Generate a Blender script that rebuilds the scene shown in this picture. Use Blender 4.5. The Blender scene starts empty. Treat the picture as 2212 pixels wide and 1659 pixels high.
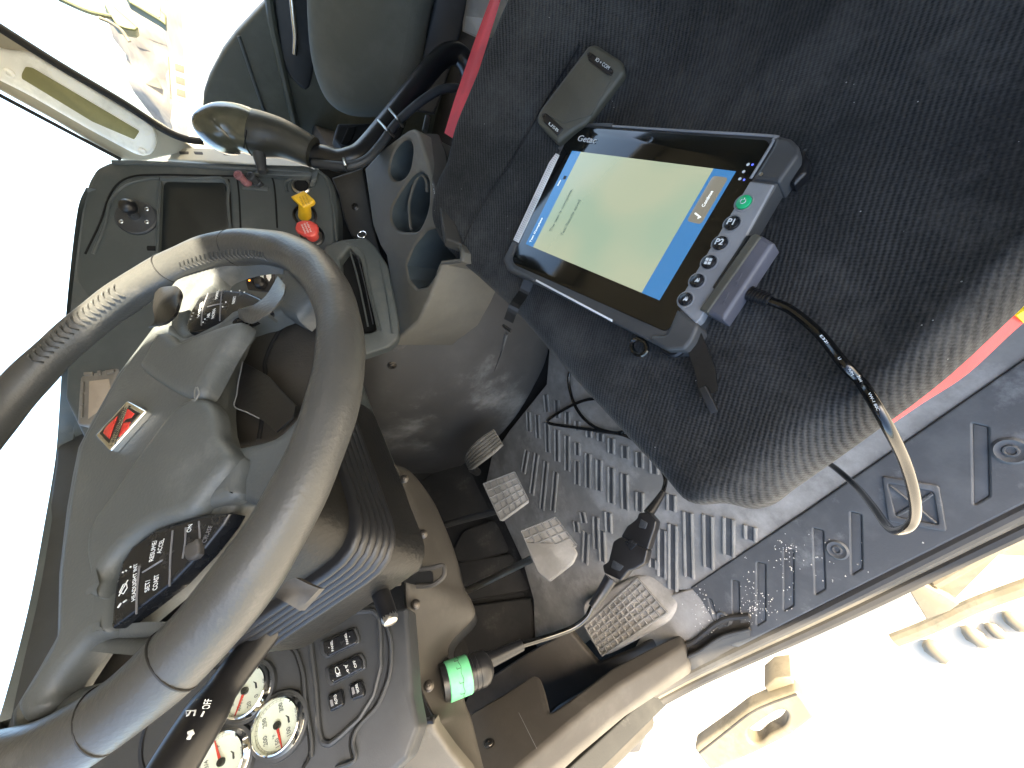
import bpy, bmesh, math, random
from mathutils import Vector, Matrix
from mathutils.geometry import tessellate_polygon, delaunay_2d_cdt
random.seed(7)
V = Vector
sc = bpy.context.scene
col = sc.collection
# ------------------------------------------------------------------ camera, sky, sun
RM = Matrix(((-0.47066295, 0.68609918, -0.55474706), (-0.39814647, -0.72624263, -0.56040256), (-0.7873727, -0.04289014, 0.61498347)))
cam = bpy.data.cameras.new('camera'); co = bpy.data.objects.new('camera', cam); col.objects.link(co)
co.matrix_world = RM.to_4x4()
cam.lens = 14.0; cam.sensor_width = 36.0; cam.clip_start = 0.01; cam.clip_end = 20000
sc.camera = co
SUN = V((-0.08, -0.90, 0.43)).normalized()
w = bpy.data.worlds.new('World'); sc.world = w; w.use_nodes = True
nt = w.node_tree; bg = nt.nodes['Background']
sky = nt.nodes.new('ShaderNodeTexSky'); sky.sky_type = 'NISHITA'; sky.sun_disc = False
sky.sun_elevation = math.asin(SUN.z); sky.sun_rotation = math.atan2(SUN.x, SUN.y)
sky.dust_density = 3.0; sky.air_density = 1.0
nt.links.new(sky.outputs[0], bg.inputs[0]); bg.inputs[1].default_value = 0.15
sl = bpy.data.lights.new('sun', 'SUN'); sl.energy = 5.0; sl.angle = math.radians(0.6); sl.color = (1, 0.90, 0.70)
so = bpy.data.objects.new('sun', sl); col.objects.link(so)
so.rotation_euler = SUN.to_track_quat('Z', 'Y').to_euler()
sc.view_settings.view_transform = 'Standard'; sc.view_settings.look = 'None'
sc.view_settings.gamma = 1; sc.view_settings.exposure = 3.0

# ------------------------------------------------------------------ pixel rays to points on real planes (the camera stands at the origin)
def ray(x, y): return RM @ V(((x - 1106) / 860, -(y - 829.5) / 860, -1.0))
class Pl:
    def __init__(s, n, p):
        s.n = V(n).normalized(); s.p = V(p)
        u = V((1, 0, 0)) - s.n * s.n.x
        if u.length < .2: u = V((0, -1, 0)) - s.n * (-s.n.y)
        s.u = u.normalized(); s.v = s.n.cross(s.u)
    def off(s, h):
        q = Pl(s.n, s.p + s.n * h); q.u = s.u; q.v = s.v; return q
    def at(s, px, h=0):
        r = ray(*px); return r * ((s.p + s.n * h).dot(s.n) / r.dot(s.n))
    def uv(s, q): d = q - s.p; return V((d.dot(s.u), d.dot(s.v)))
    def w(s, a, h=0): return s.p + s.u * a[0] + s.v * a[1] + s.n * h
def ax(px, **k):
    r = ray(*px); (a, v), = k.items(); return r * (v / r['xyz'.index(a)])
def dp(px, d): return ray(*px) * d
# zoomed views of the photo: offset and scale into the 2212-wide picture
ZZ = {'1': (0, 0, 1 / 3), '2': (737.3, 0, 1 / 3), '3': (1474.7, 0, 1 / 3), '4': (0, 553, 1 / 3), '5': (737.3, 553, 1 / 3), '6': (1474.7, 553, 1 / 3),
      '7': (0, 1106, 1 / 3), '8': (737.3, 1106, 1 / 3), '9': (1474.7, 1106, 1 / 3), 'b1': (548.6, 905.2, .2976), 'b2': (109.7, 301.7, .2976),
      'b3': (493.7, 1234.4, .2728), 'c1': (384, 1371.5, .17331), 'c2': (630.9, 246.9, .14881), 'c3': (1152, 219.4, .27282), 'c4': (137.2, 740.6, .18192)}
def Z(k, *pts):
    ox, oy, s = ZZ[k]; r = [(ox + a * s, oy + b * s) for a, b in pts]; return r if len(r) > 1 else r[0]
FL = Pl((0, 0, 1), (0, 0, -.85))
TB = Pl((.074, -.256, .964), (.373, .079, -.4234))
WH = Pl((-.016, -.691, .722), (.316, .353, .055))
CL = Pl((0, -math.cos(.52), math.sin(.52)), ax((605, 1568), y=.70))
A_, E_ = math.radians(40), math.radians(24)
WG = Pl((-math.sin(A_) * math.cos(E_), -math.cos(A_) * math.cos(E_), math.sin(E_)), (.846, .335, -.168))
CO = Pl((-.15, -.1, .98), (.74, .25, -.34))

# ------------------------------------------------------------------ materials
def mat(name, c, rough=.55, bump=.15, scale=400, c2=None, cscale=9, mix=(.45, .65), metal=0, spec=.5, emit=None, estr=1, coat=0, dust=None, dmix=(.5, .7), dscale=6, alpha=None):
    m = bpy.data.materials.new(name); m.use_nodes = True
    N = m.node_tree.nodes; L = m.node_tree.links; b = N['Principled BSDF']
    b.inputs['Roughness'].default_value = rough; b.inputs['Metallic'].default_value = metal
    b.inputs['Specular IOR Level'].default_value = spec; b.inputs['Coat Weight'].default_value = coat
    tc = N.new('ShaderNodeTexCoord')
    def noise(s, d=4, r=.6):
        n = N.new('ShaderNodeTexNoise'); n.inputs['Scale'].default_value = s; n.inputs['Detail'].default_value = d; n.inputs['Roughness'].default_value = r
        L.new(tc.outputs['Object'], n.inputs['Vector']); return n
    def rmp(src, lo, hi):
        r = N.new('ShaderNodeMapRange'); r.inputs[1].default_value = lo; r.inputs[2].default_value = hi; L.new(src, r.inputs[0]); return r.outputs[0]
    def mx(f, a, bb):
        x = N.new('ShaderNodeMix'); x.data_type = 'RGBA'; L.new(f, x.inputs[0])
        for i, q in ((6, a), (7, bb)):
            if isinstance(q, tuple): x.inputs[i].default_value = (*q, 1)
            else: L.new(q, x.inputs[i])
        return x.outputs[2]
    if c2 is None: c2 = tuple(q * 1.35 for q in c)
    n = noise(cscale, 6, .65); o = mx(rmp(n.outputs[0], *mix), c, c2)
    if dust:
        d = noise(dscale, 9, .72); o = mx(rmp(d.outputs[0], *dmix), o, dust)
        r2 = N.new('ShaderNodeMapRange'); r2.inputs[1].default_value = dmix[0]; r2.inputs[2].default_value = dmix[1]; r2.inputs[3].default_value = rough; r2.inputs[4].default_value = min(1, rough + .3)
        L.new(d.outputs[0], r2.inputs[0]); L.new(r2.outputs[0], b.inputs['Roughness'])
    L.new(o, b.inputs['Base Color'])
    if bump:
        bn = noise(scale, 2, .5); bp = N.new('ShaderNodeBump'); bp.inputs['Strength'].default_value = bump; bp.inputs['Distance'].default_value = .0008
        L.new(bn.outputs[0], bp.inputs['Height']); L.new(bp.outputs[0], b.inputs['Normal'])
    if emit: b.inputs['Emission Color'].default_value = (*emit, 1); b.inputs['Emission Strength'].default_value = estr
    return m
M = {}
M['dash'] = mat('dash_plastic', (.050, .060, .062), .55, .25, 500, (.064, .074, .075), dust=(.12, .115, .10), dmix=(.55, .8))
M['dash2'] = mat('panel_plastic', (.028, .031, .035), .5, .2, 600, dust=(.09, .09, .085), dmix=(.6, .85))
M['trim'] = mat('brown_trim_plastic', (.031, .027, .022), .6, .25, 500, (.044, .039, .032), 5, dust=(.09, .082, .068), dmix=(.55, .85))
M['cream'] = mat('cream_plastic', (.36, .34, .27), .55, .2, 400, (.42, .39, .31), 5)
M['console'] = mat('console_plastic', (.098, .090, .074), .6, .2, 400, (.128, .118, .096), 5, dust=(.24, .225, .195), dmix=(.6, .8))
M['tunnel'] = mat('tunnel_cover', (.052, .049, .047), .6, .2, 500, (.074, .070, .066), 4, dust=(.24, .235, .225), dmix=(.53, .78), dscale=4.5)
M['black'] = mat('black_plastic', (.009, .009, .010), .35, .1, 500)
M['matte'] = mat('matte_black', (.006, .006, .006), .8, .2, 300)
M['gloss'] = mat('glossy_button', (.010, .011, .013), .25, .05, spec=.4, dust=(.04, .04, .04), dmix=(.55, .8), dscale=60)
M['knob'] = mat('worn_glossy_knob', (.055, .056, .040), .2, .1, 200, (.085, .085, .062), 12, coat=.3)
M['grip'] = mat('grey_grip_rubber', (.030, .031, .026), .38, .2, 300, (.045, .045, .036), 12)
M['scuff'] = mat('scuff_mark', (.16, .165, .165), .7, 0)
M['leather'] = mat('wheel_leather', (.050, .051, .050), .40, .45, 330, (.072, .072, .068), 7, mix=(.4, .7), dust=(.16, .15, .135), dmix=(.58, .8), dscale=9)
M['pad'] = mat('wheel_pad_vinyl', (.076, .084, .084), .52, .35, 420, (.096, .104, .103), 8, dust=(.19, .19, .185), dmix=(.56, .78), dscale=8)
M['shroud'] = mat('column_vinyl', (.008, .0078, .0074), .45, .7, 240, (.013, .012, .010), 6, spec=.35)
M['rubber'] = mat('bellows_rubber', (.012, .012, .013), .38, .2, 300)
M['matl'] = mat('dusty_highlit_rib', (.17, .163, .148), .9, .3, 200, (.25, .24, .22), 9)  # paler than the mat: dust plus a painted highlight on the ridges
M['mat'] = mat('dusty_floor_rubber', (.185, .172, .150), .85, .4, 160, (.28, .262, .232), 7, mix=(.4, .65), dust=(.40, .375, .335), dmix=(.48, .7), dscale=5)
M['toe'] = mat('toe_board_carpet', (.012, .0115, .011), .85, .5, 220, (.022, .021, .019), 6, dust=(.10, .095, .085), dmix=(.56, .8), dscale=7)
M['sill'] = mat('sill_plastic', (.070, .069, .067), .55, .25, 300, (.095, .094, .090), 12, dust=(.24, .235, .225), dmix=(.56, .76), dscale=9)
M['kick'] = mat('kick_panel_plastic', (.048, .043, .037), .65, .25, 300, (.066, .060, .052), 5, dust=(.11, .102, .09), dmix=(.55, .8), dscale=5)
M['seal'] = mat('door_seal_rubber', (.04, .036, .030), .5, .1)
M['tan'] = mat('painted_tan_metal', (.11, .092, .062), .5, .05, c2=(.15, .125, .088), dust=(.075, .067, .048), dmix=(.5, .7), dscale=14)
M['steel'] = mat('steel', (.45, .44, .41), .28, .05, metal=1)
M['chrome'] = mat('chrome', (.75, .74, .70), .12, 0, metal=1)
M['screw'] = mat('screw_steel', (.05, .045, .04), .35, .1, metal=.8)
M['door'] = mat('door_panel_vinyl', (.060, .066, .054), .5, .3, 300)
M['pseat'] = mat('grey_seat_fabric', (.085, .085, .068), .9, .6, 500, (.105, .103, .085), 7)
M['red'] = mat('red_vinyl', (.55, .03, .03), .5, .1)
M['redw'] = mat('red_webbing', (.62, .035, .045), .6, .3, 900)
M['redk'] = mat('red_knob_plastic', (.55, .06, .05), .4, .05, dust=(.6, .25, .2), dmix=(.55, .8), dscale=40)
M['yel'] = mat('yellow_knob_plastic', (.75, .46, .02), .35, .05, c2=(.65, .40, .03), cscale=40)
M['yelp'] = mat('yellow_belt', (.8, .7, .02), .6, .2)
M['white'] = mat('white_plastic', (.86, .86, .82), .5, .05)
M['ink'] = mat('white_ink', (.72, .74, .74), .5, 0, c2=(.6, .62, .62), cscale=300)
M['inkd'] = mat('black_ink', (.02, .02, .025), .5, 0)
M['inkg'] = mat('grey_ink', (.16, .16, .17), .5, 0)
M['face'] = mat('gauge_face', (.68, .66, .58), .5, 0, c2=(.72, .70, .62))
M['tbody'] = mat('tablet_body', (.048, .048, .048), .5, .1, 700)
M['tglass'] = mat('tablet_glass', (.005, .005, .004), .07, 0, c2=(.007, .007, .006), dust=(.05, .05, .045), dmix=(.62, .9), dscale=60)
M['tsilver'] = mat('tablet_silver', (.22, .22, .225), .45, .05, 600)
M['tgrille'] = mat('tablet_grille', (.75, .75, .75), .5, .0)
M['dock'] = mat('dock_connector_plastic', (.085, .083, .098), .45, .15, 500)
M['green'] = mat('green_button', (.01, .42, .16), .35, 0)
M['gtape'] = mat('green_tape', (.13, .50, .24), .55, .2, 200, (.17, .56, .29), 30)
M['cord'] = mat('glossy_cord', (.004, .004, .004), .2, 0, coat=.3)
M['tape'] = mat('black_tape', (.006, .0055, .005), .5, .3, 200)
M['brick'] = mat('olive_black_case', (.060, .055, .040), .55, .4, 700)
M['sand'] = mat('desert_sand', (.50, .44, .345), .95, 0, c2=(.56, .49, .385), cscale=.8)
M['rock'] = mat('mountain_rock', (.13, .11, .09), .95, 0, c2=(.22, .18, .13), cscale=.004)
M['beige'] = mat('beige_device_plastic', (.15, .14, .125), .5, .1)
M['lcd'] = mat('blank_lcd', (.33, .28, .23), .25, 0)
M['hole'] = mat('recess_shade', (.0012, .0012, .0012), .9, 0)  # near-black paint stands in for shade inside slots, holes and grooves
M['redE'] = mat('red_enamel', (.55, .04, .03), .25, 0)
M['card'] = mat('cardboard_white', (.6, .58, .54), .8, .1)
M['grn'] = mat('olive_mirror_paint', (.055, .06, .025), .5, .1)

def fabric():
    m = bpy.data.materials.new('ribbed_black_fabric'); m.use_nodes = True
    N = m.node_tree.nodes; L = m.node_tree.links; b = N['Principled BSDF']
    tc = N.new('ShaderNodeTexCoord')
    d = N.new('ShaderNodeTexNoise'); d.inputs['Scale'].default_value = 2.2; d.inputs['Detail'].default_value = 2
    L.new(tc.outputs['Object'], d.inputs['Vector'])
    ad = N.new('ShaderNodeVectorMath'); ad.operation = 'MULTIPLY_ADD'; ad.inputs[1].default_value = (.05, .05, 0)
    L.new(d.outputs['Color'], ad.inputs[0]); L.new(tc.outputs['Object'], ad.inputs[2])
    mp = N.new('ShaderNodeMapping'); mp.inputs['Rotation'].default_value = (0, 0, math.radians(-33)); L.new(ad.outputs[0], mp.inputs[0])
    wv = N.new('ShaderNodeTexWave'); wv.inputs['Scale'].default_value = 72; wv.bands_direction = 'X'; wv.inputs['Distortion'].default_value = 1.2; wv.inputs['Detail Scale'].default_value = 3
    wv.inputs['Detail'].default_value = 2
    L.new(mp.outputs[0], wv.inputs[0])
    w2 = N.new('ShaderNodeTexWave'); w2.inputs['Scale'].default_value = 120; w2.bands_direction = 'Y'; w2.inputs['Distortion'].default_value = 4; L.new(mp.outputs[0], w2.inputs[0])
    mul = N.new('ShaderNodeMath'); mul.operation = 'MULTIPLY_ADD'; mul.inputs[1].default_value = .4; L.new(w2.outputs['Fac'], mul.inputs[0]); L.new(wv.outputs['Fac'], mul.inputs[2])
    # worn areas where the pile is flat and the ribs fade
    wr = N.new('ShaderNodeTexNoise'); wr.inputs['Scale'].default_value = 5; wr.inputs['Detail'].default_value = 8; wr.inputs['Roughness'].default_value = .7; L.new(tc.outputs['Object'], wr.inputs['Vector'])
    r1 = N.new('ShaderNodeMapRange'); r1.inputs[1].default_value = .38; r1.inputs[2].default_value = .62; r1.inputs[3].default_value = .25; L.new(wr.outputs[0], r1.inputs[0])
    fz = N.new('ShaderNodeTexNoise'); fz.inputs['Scale'].default_value = 420; fz.inputs['Detail'].default_value = 3; L.new(tc.outputs['Object'], fz.inputs['Vector'])
    h = N.new('ShaderNodeMath'); h.operation = 'MULTIPLY'; L.new(mul.outputs[0], h.inputs[0]); L.new(r1.outputs[0], h.inputs[1])
    h2 = N.new('ShaderNodeMath'); h2.operation = 'MULTIPLY_ADD'; h2.inputs[1].default_value = .9; L.new(fz.outputs[0], h2.inputs[0]); L.new(h.outputs[0], h2.inputs[2])
    bp = N.new('ShaderNodeBump'); bp.inputs['Strength'].default_value = .6; bp.inputs['Distance'].default_value = .0010
    L.new(h2.outputs[0], bp.inputs['Height']); L.new(bp.outputs[0], b.inputs['Normal'])
    cr = N.new('ShaderNodeMix'); cr.data_type = 'RGBA'; cr.inputs[6].default_value = (.0035, .0036, .0037, 1); cr.inputs[7].default_value = (.050, .050, .049, 1)
    r3 = N.new('ShaderNodeMapRange'); r3.inputs[1].default_value = .2; r3.inputs[2].default_value = 1.5; L.new(h2.outputs[0], r3.inputs[0]); L.new(r3.outputs[0], cr.inputs[0])
    du = N.new('ShaderNodeMix'); du.data_type = 'RGBA'; du.inputs[7].default_value = (.095, .093, .088, 1); L.new(cr.outputs[2], du.inputs[6])
    dn = N.new('ShaderNodeTexNoise'); dn.inputs['Scale'].default_value = 4; dn.inputs['Detail'].default_value = 12; dn.inputs['Roughness'].default_value = .8; L.new(tc.outputs['Object'], dn.inputs['Vector'])
    r4 = N.new('ShaderNodeMapRange'); r4.inputs[1].default_value = .5; r4.inputs[2].default_value = .75; r4.inputs[4].default_value = .8; L.new(dn.outputs[0], r4.inputs[0]); L.new(r4.outputs[0], du.inputs[0])
    vo = N.new('ShaderNodeTexVoronoi'); vo.inputs['Scale'].default_value = 90; L.new(tc.outputs['Object'], vo.inputs['Vector'])
    lt = N.new('ShaderNodeMath'); lt.operation = 'LESS_THAN'; lt.inputs[1].default_value = .055; L.new(vo.outputs['Distance'], lt.inputs[0])
    sp = N.new('ShaderNodeMix'); sp.data_type = 'RGBA'; sp.inputs[7].default_value = (.30, .30, .29, 1); L.new(du.outputs[2], sp.inputs[6])
    ln = N.new('ShaderNodeTexNoise'); ln.inputs['Scale'].default_value = 23; L.new(tc.outputs['Object'], ln.inputs['Vector'])
    lm = N.new('ShaderNodeMath'); lm.operation = 'GREATER_THAN'; lm.inputs[1].default_value = .60; L.new(ln.outputs[0], lm.inputs[0])
    ll = N.new('ShaderNodeMath'); ll.operation = 'MULTIPLY'; L.new(lt.outputs[0], ll.inputs[0]); L.new(lm.outputs[0], ll.inputs[1]); L.new(ll.outputs[0], sp.inputs[0])
    L.new(sp.outputs[2], b.inputs['Base Color'])
    b.inputs['Roughness'].default_value = .95; b.inputs['Specular IOR Level'].default_value = .2
    b.inputs['Sheen Weight'].default_value = .05; b.inputs['Sheen Roughness'].default_value = .5
    return m
M['fabric'] = fabric()
def glassmat():
    m = bpy.data.materials.new('window_glass'); m.use_nodes = True; N = m.node_tree.nodes; L = m.node_tree.links
    N.remove(N['Principled BSDF']); o = N['Material Output']
    t = N.new('ShaderNodeBsdfTransparent'); t.inputs[0].default_value = (.93, .96, .95, 1)
    g = N.new('ShaderNodeBsdfGlossy'); g.inputs['Roughness'].default_value = .02
    x = N.new('ShaderNodeMixShader'); x.inputs[0].default_value = .05
    L.new(t.outputs[0], x.inputs[1]); L.new(g.outputs[0], x.inputs[2]); L.new(x.outputs[0], o.inputs[0]); return m
M['glass'] = glassmat()
def screenmat():
    m = bpy.data.materials.new('lit_display'); m.use_nodes = True; N = m.node_tree.nodes; L = m.node_tree.links; b = N['Principled BSDF']
    tc = N.new('ShaderNodeTexCoord'); n = N.new('ShaderNodeTexNoise'); n.inputs['Scale'].default_value = 9; n.inputs['Detail'].default_value = 1
    L.new(tc.outputs['Object'], n.inputs['Vector'])
    r = N.new('ShaderNodeValToRGB'); r.color_ramp.elements[0].position = .4; r.color_ramp.elements[0].color = (.47, .62, .45, 1); r.color_ramp.elements[1].position = .6; r.color_ramp.elements[1].color = (.60, .67, .47, 1)
    L.new(n.outputs[0], r.inputs[0]); L.new(r.outputs[0], b.inputs['Emission Color']); b.inputs['Emission Strength'].default_value = .10
    b.inputs['Base Color'].default_value = (.02, .02, .02, 1); b.inputs['Roughness'].default_value = .15; return m
M['screen'] = screenmat()
M['sblue'] = mat('lit_blue', (.01, .02, .03), .15, 0, emit=(.045, .20, .47), estr=.14)
M['sgrey'] = mat('lit_grey', (.02, .02, .02), .2, 0, emit=(.22, .21, .17), estr=.14)
M['sblk'] = mat('dark_text', (.03, .04, .03), .3, 0, emit=(.08, .12, .09), estr=.12)
M['swht'] = mat('lit_text', (.5, .5, .5), .3, 0, emit=(.8, .85, .8), estr=.12)
M['led'] = mat('blue_led', (.05, .05, .4), .3, 0, emit=(.1, .15, 1), estr=.25)
M['amber'] = mat('amber_lamp', (.5, .2, .02), .3, 0, emit=(1, .25, .02), estr=1)

# ------------------------------------------------------------------ builders
def link(o, par=None):
    col.objects.link(o)
    if par is not None:
        o.parent = par; o.matrix_parent_inverse = Matrix.Translation(-world_loc(par))
    return o
def world_loc(o):
    l = V(o.location)
    if o.parent: l = o.matrix_parent_inverse.to_translation() + l + world_loc(o.parent)
    return l
def tag(o, label=None, cat=None, group=None, kind=None):
    if label: o['label'] = label
    if cat: o['category'] = cat
    if group: o['group'] = group
    if kind: o['kind'] = kind
    return o
def thing(name, loc, label, cat, group=None):
    o = bpy.data.objects.new(name, None); o.empty_display_size = .05; o.location = loc; col.objects.link(o)
    return tag(o, label, cat, group)
class B:
    def __init__(s): s.v = []; s.f = []
    def add(s, vs, fs):
        k = len(s.v); s.v += [V(q) for q in vs]; s.f += [tuple(i + k for i in f) for f in fs]; return s
    def obj(s, name, m, par=None, ang=35, smooth=True, fixn=True):
        me = bpy.data.meshes.new(name); c = V((0, 0, 0))
        for q in s.v: c += q
        c /= max(1, len(s.v))
        me.from_pydata([q - c for q in s.v], [], s.f)
        if fixn:
            bm = bmesh.new(); bm.from_mesh(me); bmesh.ops.recalc_face_normals(bm, faces=bm.faces); bm.to_mesh(me); bm.free()
        me.materials.append(M[m] if isinstance(m, str) else m)
        if smooth:
            me.shade_smooth(); me.set_sharp_from_angle(angle=math.radians(ang))
        o = bpy.data.objects.new(name, me); o.location = c
        col.objects.link(o)
        if par is not None:
            o.parent = par; o.location = c - world_loc(par)
        return o
    def plate(s, pl, pts, thick=.01, bev=.002, h=0, holes=(), nb=3, inpx=True, back=True):
        def uvs(q): return [pl.uv(pl.at(p, h)) for p in q] if inpx else [V(p) for p in q]
        loops = [uvs(pts)] + [uvs(q) for q in holes]
        def area(L): return sum(L[i].x * L[(i + 1) % len(L)].y - L[(i + 1) % len(L)].x * L[i].y for i in range(len(L)))
        loops = [L if (area(L) > 0) == (i == 0) else L[::-1] for i, L in enumerate(loops)]
        def inset(L, d):
            out = []
            for i, p in enumerate(L):
                a = (p - L[i - 1]); b = (L[(i + 1) % len(L)] - p)
                if a.length < 1e-7: a = b
                if b.length < 1e-7: b = a
                a = a.normalized(); b = b.normalized(); na = V((-a.y, a.x)); nb_ = V((-b.y, b.x)); m = na + nb_
                if m.length < .3: m = na
                m = m.normalized(); k = 1 / max(.5, m.dot(na)); out.append(p + m * d * k)
            return out
        rings = []
        for j in range(nb + 1):
            t = j / nb * math.pi / 2
            rings.append((bev * (1 - math.sin(t)), -bev * (1 - math.cos(t))))
        rings.append((0, -thick))
        tops = []
        for L in loops:
            k0 = len(s.v); n = len(L)
            for d, z in rings: s.v += [pl.w(q, h + z) for q in inset(L, d)]
            for r in range(len(rings) - 1):
                for i in range(n):
                    a = k0 + r * n + i; b = k0 + r * n + (i + 1) % n; s.f.append((a, a + n, b + n, b))
            tops.append((k0, [V((q.x, q.y, 0)) for q in inset(L, bev)], n))
        idx = [k0 + i for k0, _, n in tops for i in range(n)]
        tess = tessellate_polygon([t[1] for t in tops])
        fl_ = [q for t in tops for q in t[1]]; ar = sum(abs((fl_[b_] - fl_[a]).cross(fl_[c] - fl_[a]).z) for a, b_, c in tess) ; want = abs(area(tops[0][1])) - sum(abs(area(t[1])) for t in tops[1:])
        if abs(ar - want) > .004 * want + 1e-9:
            vv = []; ee = []
            for t in tops:
                k = len(vv); vv += [V((q.x, q.y)) * 1000 for q in t[1]]; ee += [(k + i, k + (i + 1) % t[2]) for i in range(t[2])]
            r = delaunay_2d_cdt(vv, ee, [], 0, 1e-6)
            k = len(s.v); s.v += [pl.w(q / 1000, h) for q in r[0]]
            def wn(L, q):
                w_ = 0; n = len(L)
                for i in range(n):
                    a, b_ = L[i], L[(i + 1) % n]; cr_ = (b_.x - a.x) * (q.y - a.y) - (q.x - a.x) * (b_.y - a.y)
                    if a.y <= q.y < b_.y and cr_ > 0: w_ += 1
                    elif b_.y <= q.y < a.y and cr_ < 0: w_ -= 1
                return w_
            for f in r[2]:
                q = sum((r[0][i] for i in f), V((0, 0))) / len(f) / 1000
                if wn(tops[0][1], q) != 0 and all(wn(t[1], q) == 0 for t in tops[1:]): s.f.append(tuple(k + i for i in f))
        else: s.f += [tuple(idx[i] for i in tri) for tri in tess]
        if back and len(loops) == 1:
            k0, _, n = tops[0]; s.f.append(tuple(k0 + (len(rings) - 1) * n + i for i in range(n))[::-1])
        return s
    def box(s, c, sz, X=V((1, 0, 0)), Y=V((0, 1, 0)), bev=.002):
        X = X.normalized(); n = X.cross(Y).normalized(); Y = n.cross(X)
        pl = Pl((0, 0, 1), c); pl.n = n; pl.u = X; pl.v = Y; pl.p = V(c)
        a, b = sz[0] / 2, sz[1] / 2
        return s.plate(pl, rr([(-a, -b), (a, -b), (a, b), (-a, b)], max(bev, min(a, b) * .12)), sz[2], bev, h=sz[2] / 2, inpx=False)
    def tube(s, pts, r, seg=12, closed=False, res=6, caps=True):
        P = cr3(pts, res, closed) if res > 1 else [V(p) for p in pts]
        n = len(P); rr_ = r if callable(r) else (lambda t: r)
        T = [((P[(i + 1) % n] - P[i - 1]) if closed else (P[min(i + 1, n - 1)] - P[max(i - 1, 0)])).normalized() for i in range(n)]
        u = T[0].orthogonal().normalized(); k0 = len(s.v)
        for i in range(n):
            u = (u - T[i] * u.dot(T[i])).normalized(); v = T[i].cross(u); R = rr_(i / (n - 1))
            for j in range(seg):
                a = 2 * math.pi * j / seg; s.v.append(P[i] + (u * math.cos(a) + v * math.sin(a)) * R)
        for i in range(n if closed else n - 1):
            for j in range(seg):
                a = k0 + i * seg + j; b = k0 + i * seg + (j + 1) % seg; c = k0 + ((i + 1) % n) * seg + j; d = k0 + ((i + 1) % n) * seg + (j + 1) % seg
                s.f.append((a, b, d, c))
        if caps and not closed:
            s.f.append(tuple(k0 + j for j in range(seg))[::-1]); s.f.append(tuple(k0 + (n - 1) * seg + j for j in range(seg)))
        return s
    def lathe(s, c, axis, prof, seg=32, X=None, sides=None, cap0=True):
        axis = V(axis).normalized(); u = (X or axis.orthogonal()); u = (u - axis * u.dot(axis)).normalized(); v = axis.cross(u)
        k0 = len(s.v); seg = sides or seg
        for r, h in prof:
            for j in range(seg):
                a = 2 * math.pi * (j + .5) / seg; s.v.append(V(c) + axis * h + (u * math.cos(a) + v * math.sin(a)) * max(r, 1e-5))
        for i in range(len(prof) - 1):
            for j in range(seg):
                a = k0 + i * seg + j; b = k0 + i * seg + (j + 1) % seg; s.f.append((a, b, b + seg, a + seg))
        if cap0: s.f.append(tuple(k0 + j for j in range(seg))[::-1])
        e = k0 + (len(prof) - 1) * seg; s.f.append(tuple(e + j for j in range(seg)))
        return s
    def grid(s, rows, res=6, resu=6, thick=0, nrm=None, close=False):
        R = [cr3(r, resu) for r in rows]; Cn = [cr3([r[i] for r in R], res) for i in range(len(R[0]))]
        nu = len(Cn); nv = len(Cn[0]); k0 = len(s.v)
        for c in Cn: s.v += c
        for i in range(nu - 1):
            for j in range(nv - 1):
                a = k0 + i * nv + j; s.f.append((a, a + 1, a + nv + 1, a + nv))
        if thick:
            off = V(nrm) * -thick; k1 = len(s.v)
            s.v += [q + off for q in s.v[k0:k1]]
            for i in range(nu - 1):
                for j in range(nv - 1):
                    a = k1 + i * nv + j; s.f.append((a, a + nv, a + nv + 1, a + 1))
            bd = [i * nv for i in range(nu)] + [(nu - 1) * nv + j for j in range(1, nv)] + [i * nv + nv - 1 for i in range(nu - 2, -1, -1)] + [j for j in range(nv - 2, 0, -1)]
            for i in range(len(bd)):
                a, b = bd[i], bd[(i + 1) % len(bd)]; s.f.append((k0 + a, k0 + b, k1 + b, k1 + a))
        return s
def cr3(pts, res=6, closed=False):
    P = [V(p) for p in pts]; n = len(P); out = []
    if n < 2: return P
    for i in range(n if closed else n - 1):
        p1, p2 = P[i], P[(i + 1) % n]
        p0 = P[i - 1] if (closed or i > 0) else p1 * 2 - p2
        p3 = P[(i + 2) % n] if (closed or i + 2 < n) else p2 * 2 - p1
        for k in range(res):
            t = k / res; out.append(.5 * ((2 * p1) + (p2 - p0) * t + (2 * p0 - 5 * p1 + 4 * p2 - p3) * t * t + (3 * p1 - p0 - 3 * p2 + p3) * t ** 3))
    if not closed: out.append(P[-1])
    return out
def sm(pts, res=4):  # smooth closed outline
    return [(q.x, q.y) for q in cr3([(a, b, 0) for a, b in pts], res, True)]
def rr(pts, r, k=4):  # round the corners of a polygon
    out = []; n = len(pts)
    for i in range(n):
        p = V(pts[i]).to_2d(); a = V(pts[i - 1]).to_2d() - p; b = V(pts[(i + 1) % n]).to_2d() - p
        ra = min(r, a.length * .45); rb = min(r, b.length * .45); q0 = p + a.normalized() * ra; q1 = p + b.normalized() * rb
        for j in range(k + 1):
            t = j / k; out.append(tuple(q0 * (1 - t) ** 2 + p * 2 * t * (1 - t) + q1 * t * t))
    return out
def circ(c, r, n=28, ry=None, a0=0): return [(c[0] + r * math.cos(2 * math.pi * i / n + a0), c[1] + (ry or r) * math.sin(2 * math.pi * i / n + a0)) for i in range(n)]
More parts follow.
